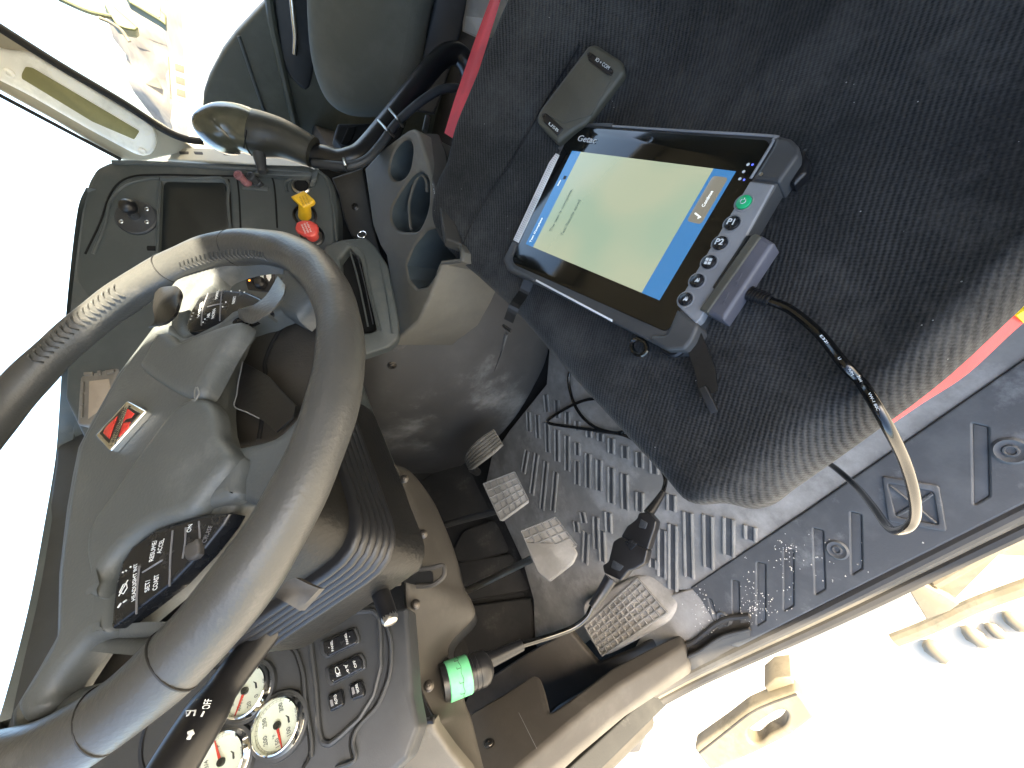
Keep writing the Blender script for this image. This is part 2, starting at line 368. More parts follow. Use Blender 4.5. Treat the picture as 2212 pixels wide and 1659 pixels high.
def text(s, c, x, n, size, m='ink', par=None, name='lettering', align='CENTER', width=None, ext=.00012, shear=0, lift=.0004, bold=0):
    cu = bpy.data.curves.new('t', 'FONT'); cu.body = s; cu.size = size; cu.align_x = align; cu.align_y = 'CENTER'; cu.extrude = ext; cu.shear = shear; cu.offset = bold
    cu.resolution_u = 3
    to = bpy.data.objects.new('t', cu); col.objects.link(to); bpy.context.view_layer.update()
    me = bpy.data.meshes.new_from_object(to); bpy.data.objects.remove(to)
    x = V(x).normalized(); n = V(n).normalized(); y = n.cross(x)
    k = 1.0
    if width:
        xs = [q.co.x for q in me.vertices]; k = width / max(1e-6, max(xs) - min(xs))
    b = B(); b.v = [V(c) + x * (q.co.x * k) + y * q.co.y + n * (q.co.z + lift) for q in me.vertices]; b.f = [tuple(p.vertices) for p in me.polygons]
    bpy.data.meshes.remove(me)
    return b.obj(name, m, par, smooth=False, fixn=False)
def ptext(s, pl, pa, pb, hpx_size, m='ink', par=None, h=0, **k):  # between two pixels on a plane
    a, b = pl.at(pa, h), pl.at(pb, h); return text(s, (a + b) / 2, b - a, pl.n, hpx_size, m, par, width=(b - a).length, **k)
def screwhead(c, n, r, par, m='screw', name='screw'):
    b = B(); b.lathe(c, n, [(r * 1.35, -.001), (r * 1.35, .0006), (r, .0012), (r * .9, r * .35), (r * .35, r * .45), (r * .3, r * .2)], 20); return b.obj(name, m, par)
# ================================================================== THE SETTING
def struct(o, label=None): tag(o, label, None, None, 'structure'); return o
gz = -2.05
b = B(); S = 9000
b.add([(-S, -S, gz), (S, -S, gz), (S, S, gz), (-S, S, gz)], [(0, 1, 2, 3)]); struct(b.obj('ground', 'sand', smooth=False))
# mountain ridges beyond the passenger window
def ridge(name, dist, az0, az1, hmax, seed, n=90):
    rnd = random.Random(seed); ph = [rnd.uniform(0, 6) for _ in range(8)]; b = B(); rows = 7
    for i in range(n):
        t = i / (n - 1); a = math.radians(az0 + (az1 - az0) * t)
        H = hmax * (.55 + .25 * math.sin(3.1 * t * 3 + ph[0]) + .15 * math.sin(17 * t + ph[1]) + .09 * math.sin(41 * t + ph[2]) + .05 * math.sin(97 * t + ph[3])) * min(1, 6 * t, 6 * (1 - t))
        for j in range(rows):
            q = j / (rows - 1); d = dist * (1 + .22 * q) + rnd.uniform(-.02, .02) * dist
            b.v.append(V((math.sin(a) * d, math.cos(a) * d, gz - 2 + max(0, H) * (1 - (1 - q) ** 1.4) * (1 + rnd.uniform(-.08, .08)))))
    for i in range(n - 1):
        for j in range(rows - 1):
            a = i * rows + j; b.f.append((a, a + 1, a + rows + 1, a + rows))
    struct(b.obj(name, 'rock', ang=80))
ridge('mountains', 3800, 30, 110, 400, 3); ridge('hills', 1500, 50, 115, 62, 5)
# far buildings
for i, (a, d, wd, hh, lab) in enumerate([(70, 300, 14, 5, 'long low white shed far outside beyond the passenger window'), (77, 380, 22, 9, 'tall pale industrial building far outside beyond the passenger door'), (64, 420, 18, 7, 'boxy tan building far outside near the windshield post')]):
    a = math.radians(a); p = V((math.sin(a) * d, math.cos(a) * d, gz)); t = thing('far_building', p, lab, 'building', 'buildings far outside')
    B().box(p + V((0, 0, hh / 2)), (wd, 8, hh), V((math.cos(a), -math.sin(a), 0)), V((math.sin(a), math.cos(a), 0)), .05).obj('wall', 'cream', t)
    B().box(p + V((0, 0, hh + .25)), (wd + .8, 8.8, .4), V((math.cos(a), -math.sin(a), 0)), V((math.sin(a), math.cos(a), 0)), .05).obj('roof', 'tan', t)
    for k in range(3):
        q = p + V((math.cos(a), -math.sin(a), 0)) * (k - 1) * wd * .3 - V((math.sin(a), math.cos(a), 0)) * 4.03 + V((0, 0, hh * .45))
        B().box(q, (wd * .18, .1, hh * .5), V((math.cos(a), -math.sin(a), 0)), V((math.sin(a), math.cos(a), 0)), .01).obj('door_opening', 'tan', t)
# stones on the ground beside the truck
for i, (px, r, lab) in enumerate([(Z('9', (1648, 888)), .035, 'small pale stone on the sand, nearest the step handle'), (Z('9', (1893, 798)), .03, 'small pale stone on the sand, middle of the scattered stones'), (Z('9', (2025, 765)), .022, 'smallest pale stone on the sand, between two others'), (Z('9', (2157, 698)), .028, 'small pale stone on the sand, nearest the picture edge')]):
    p = ax(px, z=gz); bm = bmesh.new(); bmesh.ops.create_icosphere(bm, subdivisions=2, radius=r)
    b = B(); rn = random.Random(i)
    b.v = [p + V((v.co.x * (1.2 + rn.uniform(-.15, .15)), v.co.y * (.9 + rn.uniform(-.15, .15)), v.co.z * .6 + r * .4)) for v in bm.verts]; b.f = [tuple(v.index for v in f.verts) for f in bm.faces]; bm.free()
    tag(b.obj('stone', 'tan'), lab, 'stone', 'stones lying on the sand')
# cab shell (roof, back wall, right wall, pillars): the cab's own parts, plus unseen pieces shaped for the sun
def boxs(name, lo, hi, m, lab=None):
    c = [(a + b_) / 2 for a, b_ in zip(lo, hi)]; return struct(B().box(V(c), tuple(b_ - a for a, b_ in zip(lo, hi)), bev=.004).obj(name, m), lab)
boxs('cab_roof', (-.235, -1.3, .90), (2.1, .56, .96), 'cream')
boxs('roof_step', (-.235, .56, .60), (2.1, .60, .96), 'cream')  # added upright closing the gap up to the sun-blocking roof piece
boxs('left_header', (-.235, -1.0, .64), (-.20, .56, .90), 'cream')  # unseen, added to cut the skylight above the doorway
boxs('right_header', (2.0, -1.0, .64), (2.05, .56, .90), 'cream')
boxs('roof_sun_block', (-.235, .60, .58), (2.1, .97, .68), 'cream')  # unseen roof extension added to keep sun off the dash and floor
WX0, WX1, WZ0, WZ1 = .29, .455, .60, .885  # opening placed in the unseen back wall to throw sun on the rim
boxs('cab_left_wall', (-.235, -1.06, -.9), (-.2, -.50, .64), 'cream')  # unseen, added to keep the low sun off the kick panel
boxs('cab_back_wall', (-.2, -1.06, -.9), (2.05, -1.0, WZ0), 'dash')
boxs('cab_back_wall', (-.2, -1.06, WZ0), (WX0, -1.0, .90), 'dash')
boxs('cab_back_wall', (WX1, -1.06, WZ0), (2.05, -1.0, .90), 'dash')
boxs('cab_back_wall', (WX0, -1.06, WZ1), (WX1, -1.0, .90), 'dash')
boxs('cab_floor', (-.1, -1.0, -.93), (2.0, 1.7, -.875), 'toe')
boxs('firewall', (-.05, 1.50, -.9), (2.0, 1.55, -.02), 'toe')
boxs('engine_cover', (.86, .45, -.88), (2.0, 1.5, -.40), 'toe')
boxs('left_gap_filler', (-.17, .93, -.95), (-.135, 1.5, -.02), 'toe')  # dark filler added to hide bright ground showing through the gap
# left front pillar and rear door post (the left side is the open door)
struct(B().tube([(-.17, 1.05, -.85), (-.17, 1.0, -.1), (-.17, .72, .45), (-.19, .5, .68)], .035, 12).obj('left_front_pillar', 'trim'))
struct(B().tube([(-.17, -.95, -.9), (-.17, -.95, .68)], .06, 12, res=1).obj('left_rear_pillar', 'trim'))
# ---- floor mat
fm = thing('floor_mat', (.3, .9, -.85), 'dusty grey rubber floor mat with chevron ribs under the pedals', 'floor mat')
edge = [(1500, 1275), (1440, 1275), (1400, 1285), (1340, 1330), (1250, 1400), (1155, 1440), (1155, 1400), (1152, 1295), (1128, 1210), (1100, 1150), (1070, 1085), (1050, 1040), (1062, 985), (1100, 930)]
o = B().plate(FL, edge + [(1180, 830), (1190, 700), (1500, 500), (2300, 420), (2300, 730), (2212, 780), (1741, 1103), (1560, 1225)], .012, .004).obj('mat_sheet', 'mat', fm)
b = B()
RIBS = {'5': [((1325, 900), (1335, 1010)), ((1395, 935), (1402, 1050)), ((1213, 1010), (1218, 1135)), ((1270, 1030), (1277, 1180)), ((1335, 1080), (1340, 1270)), ((1398, 1125), (1400, 1330)), ((1465, 1165), (1465, 1390)), ((1530, 1210), (1532, 1290)), ((1530, 1330), (1530, 1480)),
             ((1465, 1010), (1468, 1090)), ((1530, 1070), (1533, 1130)), ((1605, 1120), (1607, 1175)), ((1680, 1150), (1680, 1200)), ((1750, 1180), (1750, 1280)), ((1838, 1230), (1840, 1310)), ((1932, 1270), (1935, 1370)), ((2025, 1310), (2030, 1410)),
             ((1205, 1260), (1180, 1400)), ((1268, 1280), (1235, 1540)), ((1330, 1330), (1300, 1640)), ((1392, 1400), (1370, 1650)), ((1600, 1280), (1600, 1500)), ((1672, 1320), (1672, 1520)), ((1750, 1370), (1750, 1600)), ((1835, 1410), (1840, 1640)), ((1935, 1530), (1935, 1655)), ((2140, 1545), (2140, 1650))],
        '8': [((1560, 0), (1575, 70)), ((1590, 130), (1580, 330)), ((1520, 60), (1530, 130)), ((1690, 120), (1695, 320)), ((1650, 30), (1655, 240)), ((1730, 0), (1735, 130)), ((2080, 110), (2080, 420)), ((2150, 80), (2150, 500)), ((2020, 300), (2022, 360))],
        '9': [((35, 0), (45, 420)), ((165, 20), (170, 360)), ((300, 40), (300, 280)), ((440, 90), (440, 180)), ((590, 0), (592, 50))]}
for k, L in RIBS.items():
    for a, c in L:
        p, q = FL.at(Z(k, a)), FL.at(Z(k, c)); d = (q - p)
        if d.length > .02:
            for sgn in (-1, 1):
                sd = d.cross(V((0, 0, 1))).normalized() * .0095 * sgn
                b.tube([p + sd + V((0, 0, .0015)), q + sd + V((0, 0, .0015))], .0042, 8, res=1)
b.obj('rib_pattern', 'matl', fm)
b = B()
for k, L in RIBS.items():
    for a, c in L:
        p, q = FL.at(Z(k, a)), FL.at(Z(k, c)); d = (q - p)
        if d.length > .02:
            sd = d.cross(V((0, 0, 1))).normalized() * .0065; z = V((0, 0, .0012)); b.add([p + sd + z, q + sd + z, q - sd + z, p - sd + z], [(0, 1, 2, 3)])
b.obj('rib_groove', 'sill', fm, smooth=False)
# dead pedal pad with waffle grid
FP = Pl((.12, -.25, .95), FL.at((1400, 1330)) + V((0, 0, .03)))
b = B().plate(FP, rr([(1255, 1300), (1375, 1240), (1420, 1235), (1475, 1300), (1440, 1345), (1300, 1420), (1262, 1370)], 14), .05, .012); b.obj('foot_rest', 'mat', fm)
b = B(); g0, g1, g2, g3 = Z('8', (1580, 740), (1920, 430), (2110, 650), (1690, 930))
P4 = [FP.at(q, .002) for q in (g0, g1, g2, g3)]
for i in range(12):
    t = i / 11; b.tube([P4[0].lerp(P4[1], t), P4[3].lerp(P4[2], t)], .0028, 6, res=1)
for i in range(7):
    t = i / 6; b.tube([P4[0].lerp(P4[3], t), P4[1].lerp(P4[2], t)], .0028, 6, res=1)
b.obj('grip_grid', 'matl', fm)
# ---- toe board panels beside the pedals
tb = thing('toe_board', (.3, 1.35, -.85), 'black scuffed toe board panels in front of the pedals', 'toe board')
TO = Pl((0, -.62, .78), (.3, 1.32, -.84))
for i, q in enumerate([[(1085, 1030), (1060, 1000), (990, 1000), (860, 1005), (850, 1130), (1000, 1125), (1075, 1110)], [(1000, 1145), (1070, 1120), (1100, 1190), (1020, 1215), (965, 1210)], [(965, 1218), (1105, 1195), (1150, 1275), (1000, 1300), (960, 1260)], [(1000, 1310), (1148, 1290), (1150, 1395), (985, 1430), (940, 1350)]]):
    B().plate(TO, rr(q, 12), .03, .008, h=.002 * i).obj('panel', 'toe', tb)
b = B().plate(TO, rr([(900, 1110), (1160, 1000), (1200, 1480), (900, 1480)], 5), .02, .002, h=-.03); b.obj('backing_board', 'matte', tb)
# ---- door sill
ds = thing('door_sill', (-.07, .3, -.85), 'dark grey ribbed step plate with round screw plugs along the open doorway', 'door sill')
SI = Pl((0, 0, 1), (0, 0, -.846))
out = [Z('6', (2600, 400)), Z('9', (800, -10)), Z('9', (50, 490)), Z('9', (110, 560)), Z('9', (230, 760)), Z('9', (270, 800)), Z('9', (320, 870)), Z('9', (360, 878)), Z('9', (900, 605)), Z('9', (2110, 0)), Z('9', (2900, -400))]
sl_holes = []
def slot(k, a, c, wv): return [(a[0], a[1]), (a[0] + wv, a[1] - wv * -.25), (c[0] + wv, c[1] - wv * .6), (c[0], c[1])]
for k, a, c, wv in [('9', (655, 235), (655, 640), 62), ('9', (845, 105), (860, 535), 62), ('9', (1088, 0), (1095, 405), 66), ('9', (480, 325), (480, 735), 55), ('9', (320, 440), (325, 810), 42), ('6', (1880, 1085), (1890, 1610), 95), ('9', (165, 560), (200, 700), 20)]:
    sl_holes.append([Z(k, q) for q in slot(k, a, c, wv)])
b = B().plate(SI, out, .02, .003, holes=[rr(q, 3) for q in sl_holes]); b.obj('plate', 'sill', ds)
b = B()
for q in sl_holes: b.plate(SI, q, .004, .001, h=-.0025)
b.obj('slot_floor', 'sill', ds)
for px, r in ((Z('9', (1000, 245)), .011), (Z('9', (262, 690)), .010), (Z('6', (2125, 1262)), .012)):
    p = SI.at(px); g = B().lathe(p, (0, 0, 1), [(r * 1.5, -.001), (r * 1.5, .001), (r * 1.25, .003), (r * 1.0, .0015), (r * .7, .001), (r * .6, .003), (r * .45, .003), (r * .35, .001)], 28).obj('screw_plug', 'sill', ds)
# emblem pressed in the sill: a square frame with an X-shaped figure
L0 = [Z('6', q) for q in ((1290, 1425), (1660, 1490))] + [Z('9', q) for q in ((1710, 130), (1330, 60))]
em = B().plate(SI, rr(L0, 8), .004, .0015, h=.003, holes=[rr([Z('6', (1325, 1470)), Z('6', (1625, 1525)), Z('9', (1660, 85)), Z('9', (1380, 30))], 8)])
c_ = SI.at(Z('6', (1500, 1600)), .002)
K4 = [SI.at(q, .001) for q in (Z('6', (1345, 1490)), Z('6', (1620, 1540)), Z('9', (1640, 70)), Z('9', (1390, 20)))]
em.tube([K4[0], K4[2]], .0022, 6, res=1).tube([K4[1], K4[3]], .0022, 6, res=1)
em.tube([K4[1].lerp(K4[0], .1) + (K4[3] - K4[0]) * .12, K4[3].lerp(K4[0], .1) + (K4[1] - K4[0]) * .12], .0022, 6, res=1)
em.obj('emblem', 'sill', ds)
# inner riser of the seat floor beside the sill
b = B().plate(Pl((-1, 0, 0), (-.004, 0, 0)), [(.75, -.86), (.75, -.80), (-.9, -.80), (-.9, -.86)], .01, .003, inpx=False)
gr = B(); rg_ = random.Random(11)
for cx, cy, sx, sy, nn_ in ((430, 560, 30, 110, 60), (680, 250, 50, 60, 45), (560, 640, 80, 60, 50), (150, 690, 50, 60, 40), (100, 560, 40, 60, 25), (900, 400, 250, 120, 50)):
    for _ in range(nn_):
        p = SI.at(Z('9', (rg_.gauss(cx, sx), rg_.gauss(cy, sy))), .0004)
        if not (-.125 < p.x < .06 and p.y < .9): continue
        r = rg_.uniform(.0006, .0017); a = rg_.uniform(0, 6)
        q = [p + V((math.cos(a + k * 2.1) * r, math.sin(a + k * 2.1) * r, 0)) for k in range(3)] + [p + V((0, 0, r * 1.1))]
        gr.add(q, [(0, 1, 3), (1, 2, 3), (2, 0, 3), (0, 2, 1)])
tag(gr.obj('sand_grit', 'card', smooth=False), 'loose pale sand grit scattered over the door sill', 'grit', kind='stuff')
# outer trim, seal and lip of the doorway
def run(k_pts, z): return [ax(p, z=z) for p in k_pts]
o1 = [Z('9', (2900, -360)), Z('9', (2110, 30)), Z('9', (900, 640)), Z('9', (345, 905)), Z('9', (0, 1075))]
o2 = [(q[0] + 6, q[1] + 14) for q in o1]
p1 = run(o1, -.855)
oE = [dp((1350, 1535), .95), dp((1257, 1606), .87), dp((1190, 1668), .80), dp((1090, 1775), .71)]
B().tube(p1 + oE, .010, 10, res=5).obj('frame_lip', 'kick', ds)
B().tube([q + V((-.02, 0, -.014)) for q in p1 + oE], .011, 10, res=5).obj('weather_strip', 'trim', ds)
B().tube([q + V((-.009, 0, -.006)) for q in p1 + oE], .006, 8, res=5).obj('seal', 'tan', ds)
iE = [FL.at((1620, 1330), .001), FL.at((1560, 1340), .001), FL.at((1500, 1385), .002), FL.at((1475, 1396), .004), dp((1405, 1432), .985), dp((1337, 1483), .93), dp((1235, 1565), .85), dp((1124, 1659), .76), dp((1010, 1760), .67)]
oF = [FL.at((1620, 1392), .0), FL.at((1560, 1416), .0), FL.at((1525, 1432), .0), FL.at((1500, 1445), .0), dp((1440, 1478), 1.0), dp((1370, 1525), .955), dp((1270, 1600), .872), dp((1185, 1672), .795), dp((1080, 1775), .70)]
mF = [a.lerp(c, .5) * .985 for a, c in zip(iE, oF)]
B().grid([iE, [a.lerp(c, .25) * .995 for a, c in zip(iE, oF)], mF, [a.lerp(c, .75) * .995 for a, c in zip(iE, oF)], oF], 4, 5).obj('pillar_trim', 'kick', ds)
B().tube([q * .995 for q in iE], .0055, 10, res=5).obj('door_gasket', 'seal', ds)
B().tube([a.lerp(c, .45) * .98 for a, c in zip(iE, oF)], .0035, 8, res=5).obj('trim_ridge', 'trim', ds)
# ---- left kick panel
kp = thing('kick_panel', (-.05, .95, -.85), 'brown plastic kick panel between the floor mat and the door frame', 'kick panel')
def pl3(a, b_, c):
    n = (b_ - a).cross(c - a).normalized(); n = n if n.dot(-a) > 0 else -n; return Pl(n, a)
KA = pl3(FL.at((1474, 1380), .008), dp((1057, 1606), .745), dp((1151, 1454), .90))
B().plate(KA, rr(Z('8', (800, 1330), (850, 1280), (1060, 1160), (1240, 1042), (1285, 1055), (1320, 1150), (1350, 1285), (1430, 1235), (1750, 1000), (2000, 870), (2230, 760), (2230, 870), (1800, 1135), (1500, 1370), (1160, 1665), (1060, 1760), (850, 1760)), 6), .06, .012, nb=4).obj('panel_body', 'kick', kp)
KB = Pl((-.1, -.42, .9), FL.at((1420, 1385), .0))
B().plate(FL, rr([(1430, 1290), (1500, 1270), (1600, 1392), (1500, 1420), (1400, 1450), (1370, 1400)], 6), .012, .004, h=.003).obj('rear_flap', 'mat', kp)
B().plate(KB, rr(Z('8', (760, 1300), (850, 1150), (1100, 985), (1235, 900), (1480, 770), (1660, 985), (1900, 890), (2100, 760), (2240, 740), (2240, 800), (1900, 960), (1400, 1260), (1330, 1330), (1100, 1330), (900, 1400)), 6), .02, .006).obj('lower_step', 'kick', kp)
sk = KA.at(Z('8', (960, 1500)), .001); screwhead(sk, KA.n, .0075, kp)
B().tube([KA.at(Z('8', q), .0008) for q in ((1150, 1300), (1200, 1400), (1265, 1530))], .0006, 5).obj('scratch', 'scuff', kp)
# ================================================================== TUNNEL, CONSOLE
tn = thing('engine_tunnel_cover', (.72, .8, -.85), 'dark grey moulded engine tunnel side with dusty scuffs beside the pedals', 'engine cover')
rows = [[ax((1060, 530), x=.735), ax((985, 560), x=.73), ax((880, 640), x=.725), ax((800, 740), x=.73), ax((740, 840), x=.78)],
        [ax((1100, 600), x=.71), ax((1020, 660), x=.70), ax((920, 760), x=.695), ax((830, 850), x=.71), ax((770, 910), x=.78)],
        [ax((1150, 660), x=.70), ax((1075, 740), x=.675), ax((985, 850), x=.67), ax((900, 920), x=.72), ax((800, 1000), x=.84)],
        [ax((1178, 700), x=.70), ax((1140, 790), x=.68), ax((1060, 890), x=.68), ax((975, 960), x=.74), ax((830, 1040), x=.90)],
        [ax((1192, 720), z=-.86), ax((1170, 800), z=-.86), ax((1104, 912), z=-.86), ax((1020, 990), z=-.86), ax((900, 1060), z=-.86)]]
B().grid(rows, 8, 8).obj('side_wall', 'tunnel', tn)
SP = Pl((-1, -.05, .12), ax((930, 660), x=.708))
B().plate(SP, sm(Z('5', (700, 45), (885, 45), (872, 200), (815, 430), (765, 560), (650, 600), (500, 612), (345, 622), (315, 595), (370, 530), (500, 430), (590, 300), (640, 110)), 3), .02, .003).obj('access_panel', 'tunnel', tn)
p = SP.at(Z('5', (330, 710)), .0); screwhead(p, SP.n, .008, tn)
B().tube([SP.at(Z('5', q), .004) for q in ((1070, 505), (1040, 620), (990, 750))], lambda t: .004 * (1 - t) + .0006, 8).obj('crease', 'tunnel', tn)
cs = thing('cup_holder_console', (.74, .25, -.5), 'grey beige console with two round cup wells and a tray beside the driver seat', 'console')
outl = [(787, 364), (827, 320), (854, 300), (880, 281), (892, 277), (903, 284), (924, 350), (944, 433), (954, 500), (964, 513), (994, 529), (1001, 545), (999, 566), (956, 571), (945, 600), (930, 640), (904, 696), (862, 733), (850, 745), (860, 713), (847, 636), (834, 553), (820, 530), (804, 486)]
cupA = sm(Z('c2', (1745, 560), (1735, 450), (1690, 375), (1600, 400), (1500, 520), (1430, 700), (1420, 850), (1470, 940), (1550, 955), (1640, 900), (1710, 780)), 3)
cupB = sm(Z('c2', (1985, 1100), (1975, 950), (1900, 850), (1830, 840), (1730, 920), (1600, 1100), (1480, 1300), (1440, 1450), (1470, 1600), (1560, 1690), (1700, 1700), (1830, 1680), (1930, 1500), (1980, 1300)), 3)
tray = [(937, 493), (922, 499), (894, 533), (878, 573), (883, 603), (901, 623), (922, 619), (938, 596), (946, 571), (951, 565), (990, 561), (991, 546), (988, 534), (960, 519)]
B().plate(CO, outl, .16, .006, holes=[cupA, cupB, tray]).obj('console_body', 'console', cs)
for nm, q in (('cup_well', cupA), ('cup_well', cupB), ('tray_well', tray)):
    b = B(); n = len(q); L = [CO.uv(CO.at(p)) for p in q]; c = sum(L, V((0, 0))) / n
    for d, k in ((-.002, 1.0), (-.02, .97), (-.085, .85), (-.095, .78), (-.095, 0.01)): b.v += [CO.w(c + (a - c) * k, d) for a in L]
    for r in range(4):
        for i in range(n): b.f.append((r * n + i, r * n + (i + 1) % n, (r + 1) * n + (i + 1) % n, (r + 1) * n + i))
    b.obj(nm, 'dash', cs)
# inner liner rim of second cup
L = [CO.at(q, -.012) for q in Z('c2', (1960, 1130), (1950, 970), (1890, 880), (1820, 930), (1740, 1120), (1700, 1350), (1720, 1600), (1740, 1680))]
B().tube(L, .003, 8).obj('liner_rim', 'console', cs)
# sticker on the rear face
stc = B().add([dp(Z('2', q), d) for q, d in (((590, 1170), .735), ((690, 1170), .735), ((745, 1520), .72), ((650, 1500), .72))], [(0, 1, 2, 3)]).obj('sticker', 'matte', cs, smooth=False)
q0, q1 = dp(Z('2', (722, 1520)), .71), dp(Z('2', (700, 1410)), .712); nn = (q1 - q0).cross(dp(Z('2', (690, 1500)), .71) - q0).normalized()
if nn.dot(q0) > 0: nn = -nn
text('000', (q0 + q1) / 2, q1 - q0, nn, .014, 'ink', stc, width=(q1 - q0).length)
q0, q1 = dp(Z('2', (612, 1262)), .725), dp(Z('2', (600, 1190)), .727); text('CAR 10', (q0 + q1) / 2, q1 - q0, nn, .006, 'ink', stc, width=(q1 - q0).length)
# rear brown cheek of the console
CK = Pl((-.35, -.85, .38), CO.at((930, 380), -.002))
B().plate(CK, rr([(898, 286), (948, 288), (965, 330), (985, 480), (1000, 530), (962, 515), (950, 450), (925, 360)], 5), .02, .003, h=.001).obj('rear_cheek', 'trim', cs)
# ================================================================== STEERING WHEEL
sw = thing('steering_wheel', WH.p, 'large black leather covered steering wheel with torn tape on its spokes', 'steering wheel')
RC = .213
def rimP(a, r=RC, h=0): return WH.w((r * math.cos(a), r * math.sin(a)), h)
b = B(); n1, n2 = 180, 24
rn = random.Random(4)
def tr(a):  # tube radius swells at the grips and wobbles where the cover is loose
    return .0178 + .0016 * math.exp(-((math.degrees(a) % 360 - 330) / 22) ** 2) + .0012 * math.exp(-((math.degrees(a) % 360 - 205) / 20) ** 2) + .0005 * math.sin(9 * a + 1) + .0003 * math.sin(23 * a)
for i in range(n1):
    a = 2 * math.pi * i / n1; c = rimP(a); rad = (c - WH.p).normalized(); R = tr(a)
    for j in range(n2):
        t = 2 * math.pi * j / n2; rr_ = R * (1 + .02 * math.sin(3 * t + 5 * a)); b.v.append(c + rad * math.cos(t) * rr_ + WH.n * math.sin(t) * rr_)
for i in range(n1):
    for j in range(n2):
        b.f.append((i * n2 + j, i * n2 + (j + 1) % n2, ((i + 1) % n1) * n2 + (j + 1) % n2, ((i + 1) % n1) * n2 + j))
rim = b.obj('rim', 'leather', sw)
# lacing: puckered stitches along the inner front of the rim, from the top round to the right
def rimsurf(a, t, k=1.0):
    c = rimP(a); rad = (c - WH.p).normalized(); return c + (rad * math.cos(t) + WH.n * math.sin(t)) * tr(a) * k
def near_angle(px):
    best = min(range(720), key=lambda i: (pxof(rimP(math.radians(i / 2))) - V(px)).length); return math.radians(best / 2)
def pxof(p): c = RM.transposed() @ V(p); return V((1106 - 860 * c.x / c.z, 829.5 + 860 * c.y / c.z))
a0, a1 = near_angle((95, 785)), near_angle((285, 640))
b = B(); N_ = 17
for i in range(N_):
    a = a0 + (a1 - a0) * i / (N_ - 1); da = (a1 - a0) / N_
    for sgn in (-1, 1):
        b.tube([rimsurf(a + da * .45, 2.35 + .42 * sgn, 1.0), rimsurf(a + da * .2, 2.35 + .22 * sgn, 1.10), rimsurf(a, 2.35, 1.06)], lambda t: .0013 * (1 - .5 * t), 8, res=4)
b.obj('lacing', 'leather', rim)
a2, a3 = near_angle((430, 590)), near_angle((600, 560))
b = B()
for i in range(22):
    a = a2 + (a3 - a2) * i / 21; b.tube([rimsurf(a, 2.5, 1.01), rimsurf(a + .012, 2.75, 1.05), rimsurf(a + .004, 3.0, 1.0)], .0007, 6, res=3)
b.obj('stitching', 'leather', rim)
# seams around the rim
b = B()
for px, wd in (((380, 600), .0012), ((512, 510), .0008), ((345, 1395), .0011), ((225, 1560), .0009)):
    a = near_angle(px); B().tube([rimsurf(a + .02 * math.sin(t), t, 1.0) for t in [k * math.pi / 9 - .6 for k in range(14)]], wd * .7, 6, res=2).obj('cover_seam', 'tape', rim)
outer = [(328, 700), (247, 806), (187, 913), (157, 970), (143, 1036), (130, 1106), (112, 1246), (107, 1379), (72, 1440), (8, 1545)]
a_s = near_angle((25, 1690)); a_e = near_angle((395, 572))
arc = [];
for i in range(25):
    da = (a_e - a_s); da = da % (2 * math.pi)
    q = pxof(rimP(a_s + da * i / 24)); arc.append((q.x, q.y))
if arc[12][0] < 300:  # take the arc through the near right side
    arc = []
    for i in range(25):
        da = -((a_s - a_e) % (2 * math.pi)); q = pxof(rimP(a_s + da * i / 24)); arc.append((q.x, q.y))
H1 = [(452, 612), (462, 590), (483, 578), (520, 566), (567, 560), (597, 568), (603, 583), (597, 610), (580, 633), (563, 648), (533, 690), (440, 700), (405, 712), (398, 690), (415, 640)]
H2 = [(490, 740), (468, 790), (460, 886), (467, 946), (490, 962), (530, 957), (573, 946), (605, 930), (650, 880), (685, 820), (693, 740), (689, 655), (668, 650), (636, 686), (600, 668), (560, 686), (512, 700)]
H3 = [(500, 1100), (480, 1136), (433, 1197), (367, 1263), (293, 1325), (245, 1366), (252, 1374), (347, 1369), (400, 1286), (463, 1206), (540, 1106), (533, 1088), (515, 1086)]
H4 = [(190, 1389), (247, 1385), (335, 1380), (300, 1416), (233, 1466), (150, 1489), (107, 1522), (100, 1512), (140, 1450)]
hubp = WH.off(-.004)
B().plate(hubp, outer + arc + [(385, 590), (345, 640)], .022, .009, holes=[sm(q, 2) for q in (H1, H2, H3, H4)], nb=4).obj('hub', 'pad', sw)
padp = WH.off(.004)
PAD = [(350, 690), (332, 703), (251, 806), (191, 913), (161, 970), (147, 1036), (134, 1106), (114, 1246), (109, 1340), (104, 1385), (70, 1446), (22, 1525), (40, 1572), (88, 1530), (98, 1494), (140, 1438), (180, 1392), (212, 1378), (228, 1352), (232, 1270), (258, 1195), (320, 1142), (420, 1100), (500, 1075), (512, 1030), (520, 985), (478, 975), (455, 950), (446, 886), (452, 800), (470, 735), (505, 690), (560, 670), (555, 645), (470, 690), (400, 722), (370, 712)]
B().plate(padp, sm(PAD, 3), .02, .010, nb=5).obj('centre_pad', 'pad', sw)
p2 = WH.off(.013)
STEP = Z('4', (1000, 500), (900, 660), (895, 735), (1130, 885), (1260, 905), (1340, 800), (1400, 690), (1470, 570), (1560, 430), (1500, 410), (1200, 520), (1130, 540), (1060, 480))
B().plate(p2, sm(STEP, 3), .016, .010, nb=5).obj('upper_pad', 'pad', sw)
BADGE_FIELD = Z('4', (1075, 905), (850, 850), (700, 930), (480, 1250), (430, 1500), (560, 1640), (900, 1150))
LOW = Z('4', (1130, 960), (1290, 900), (1380, 1000), (1400, 1150), (1460, 1230), (1480, 1330), (1300, 1560)) + Z('7', (1200, 10), (960, 90), (780, 230), (660, 380), (600, 560), (560, 500), (530, 150)) + Z('4', (760, 1450), (950, 1180))
B().plate(WH.off(.010), sm(LOW, 3), .014, .009, nb=5).obj('lower_pad', 'pad', sw)
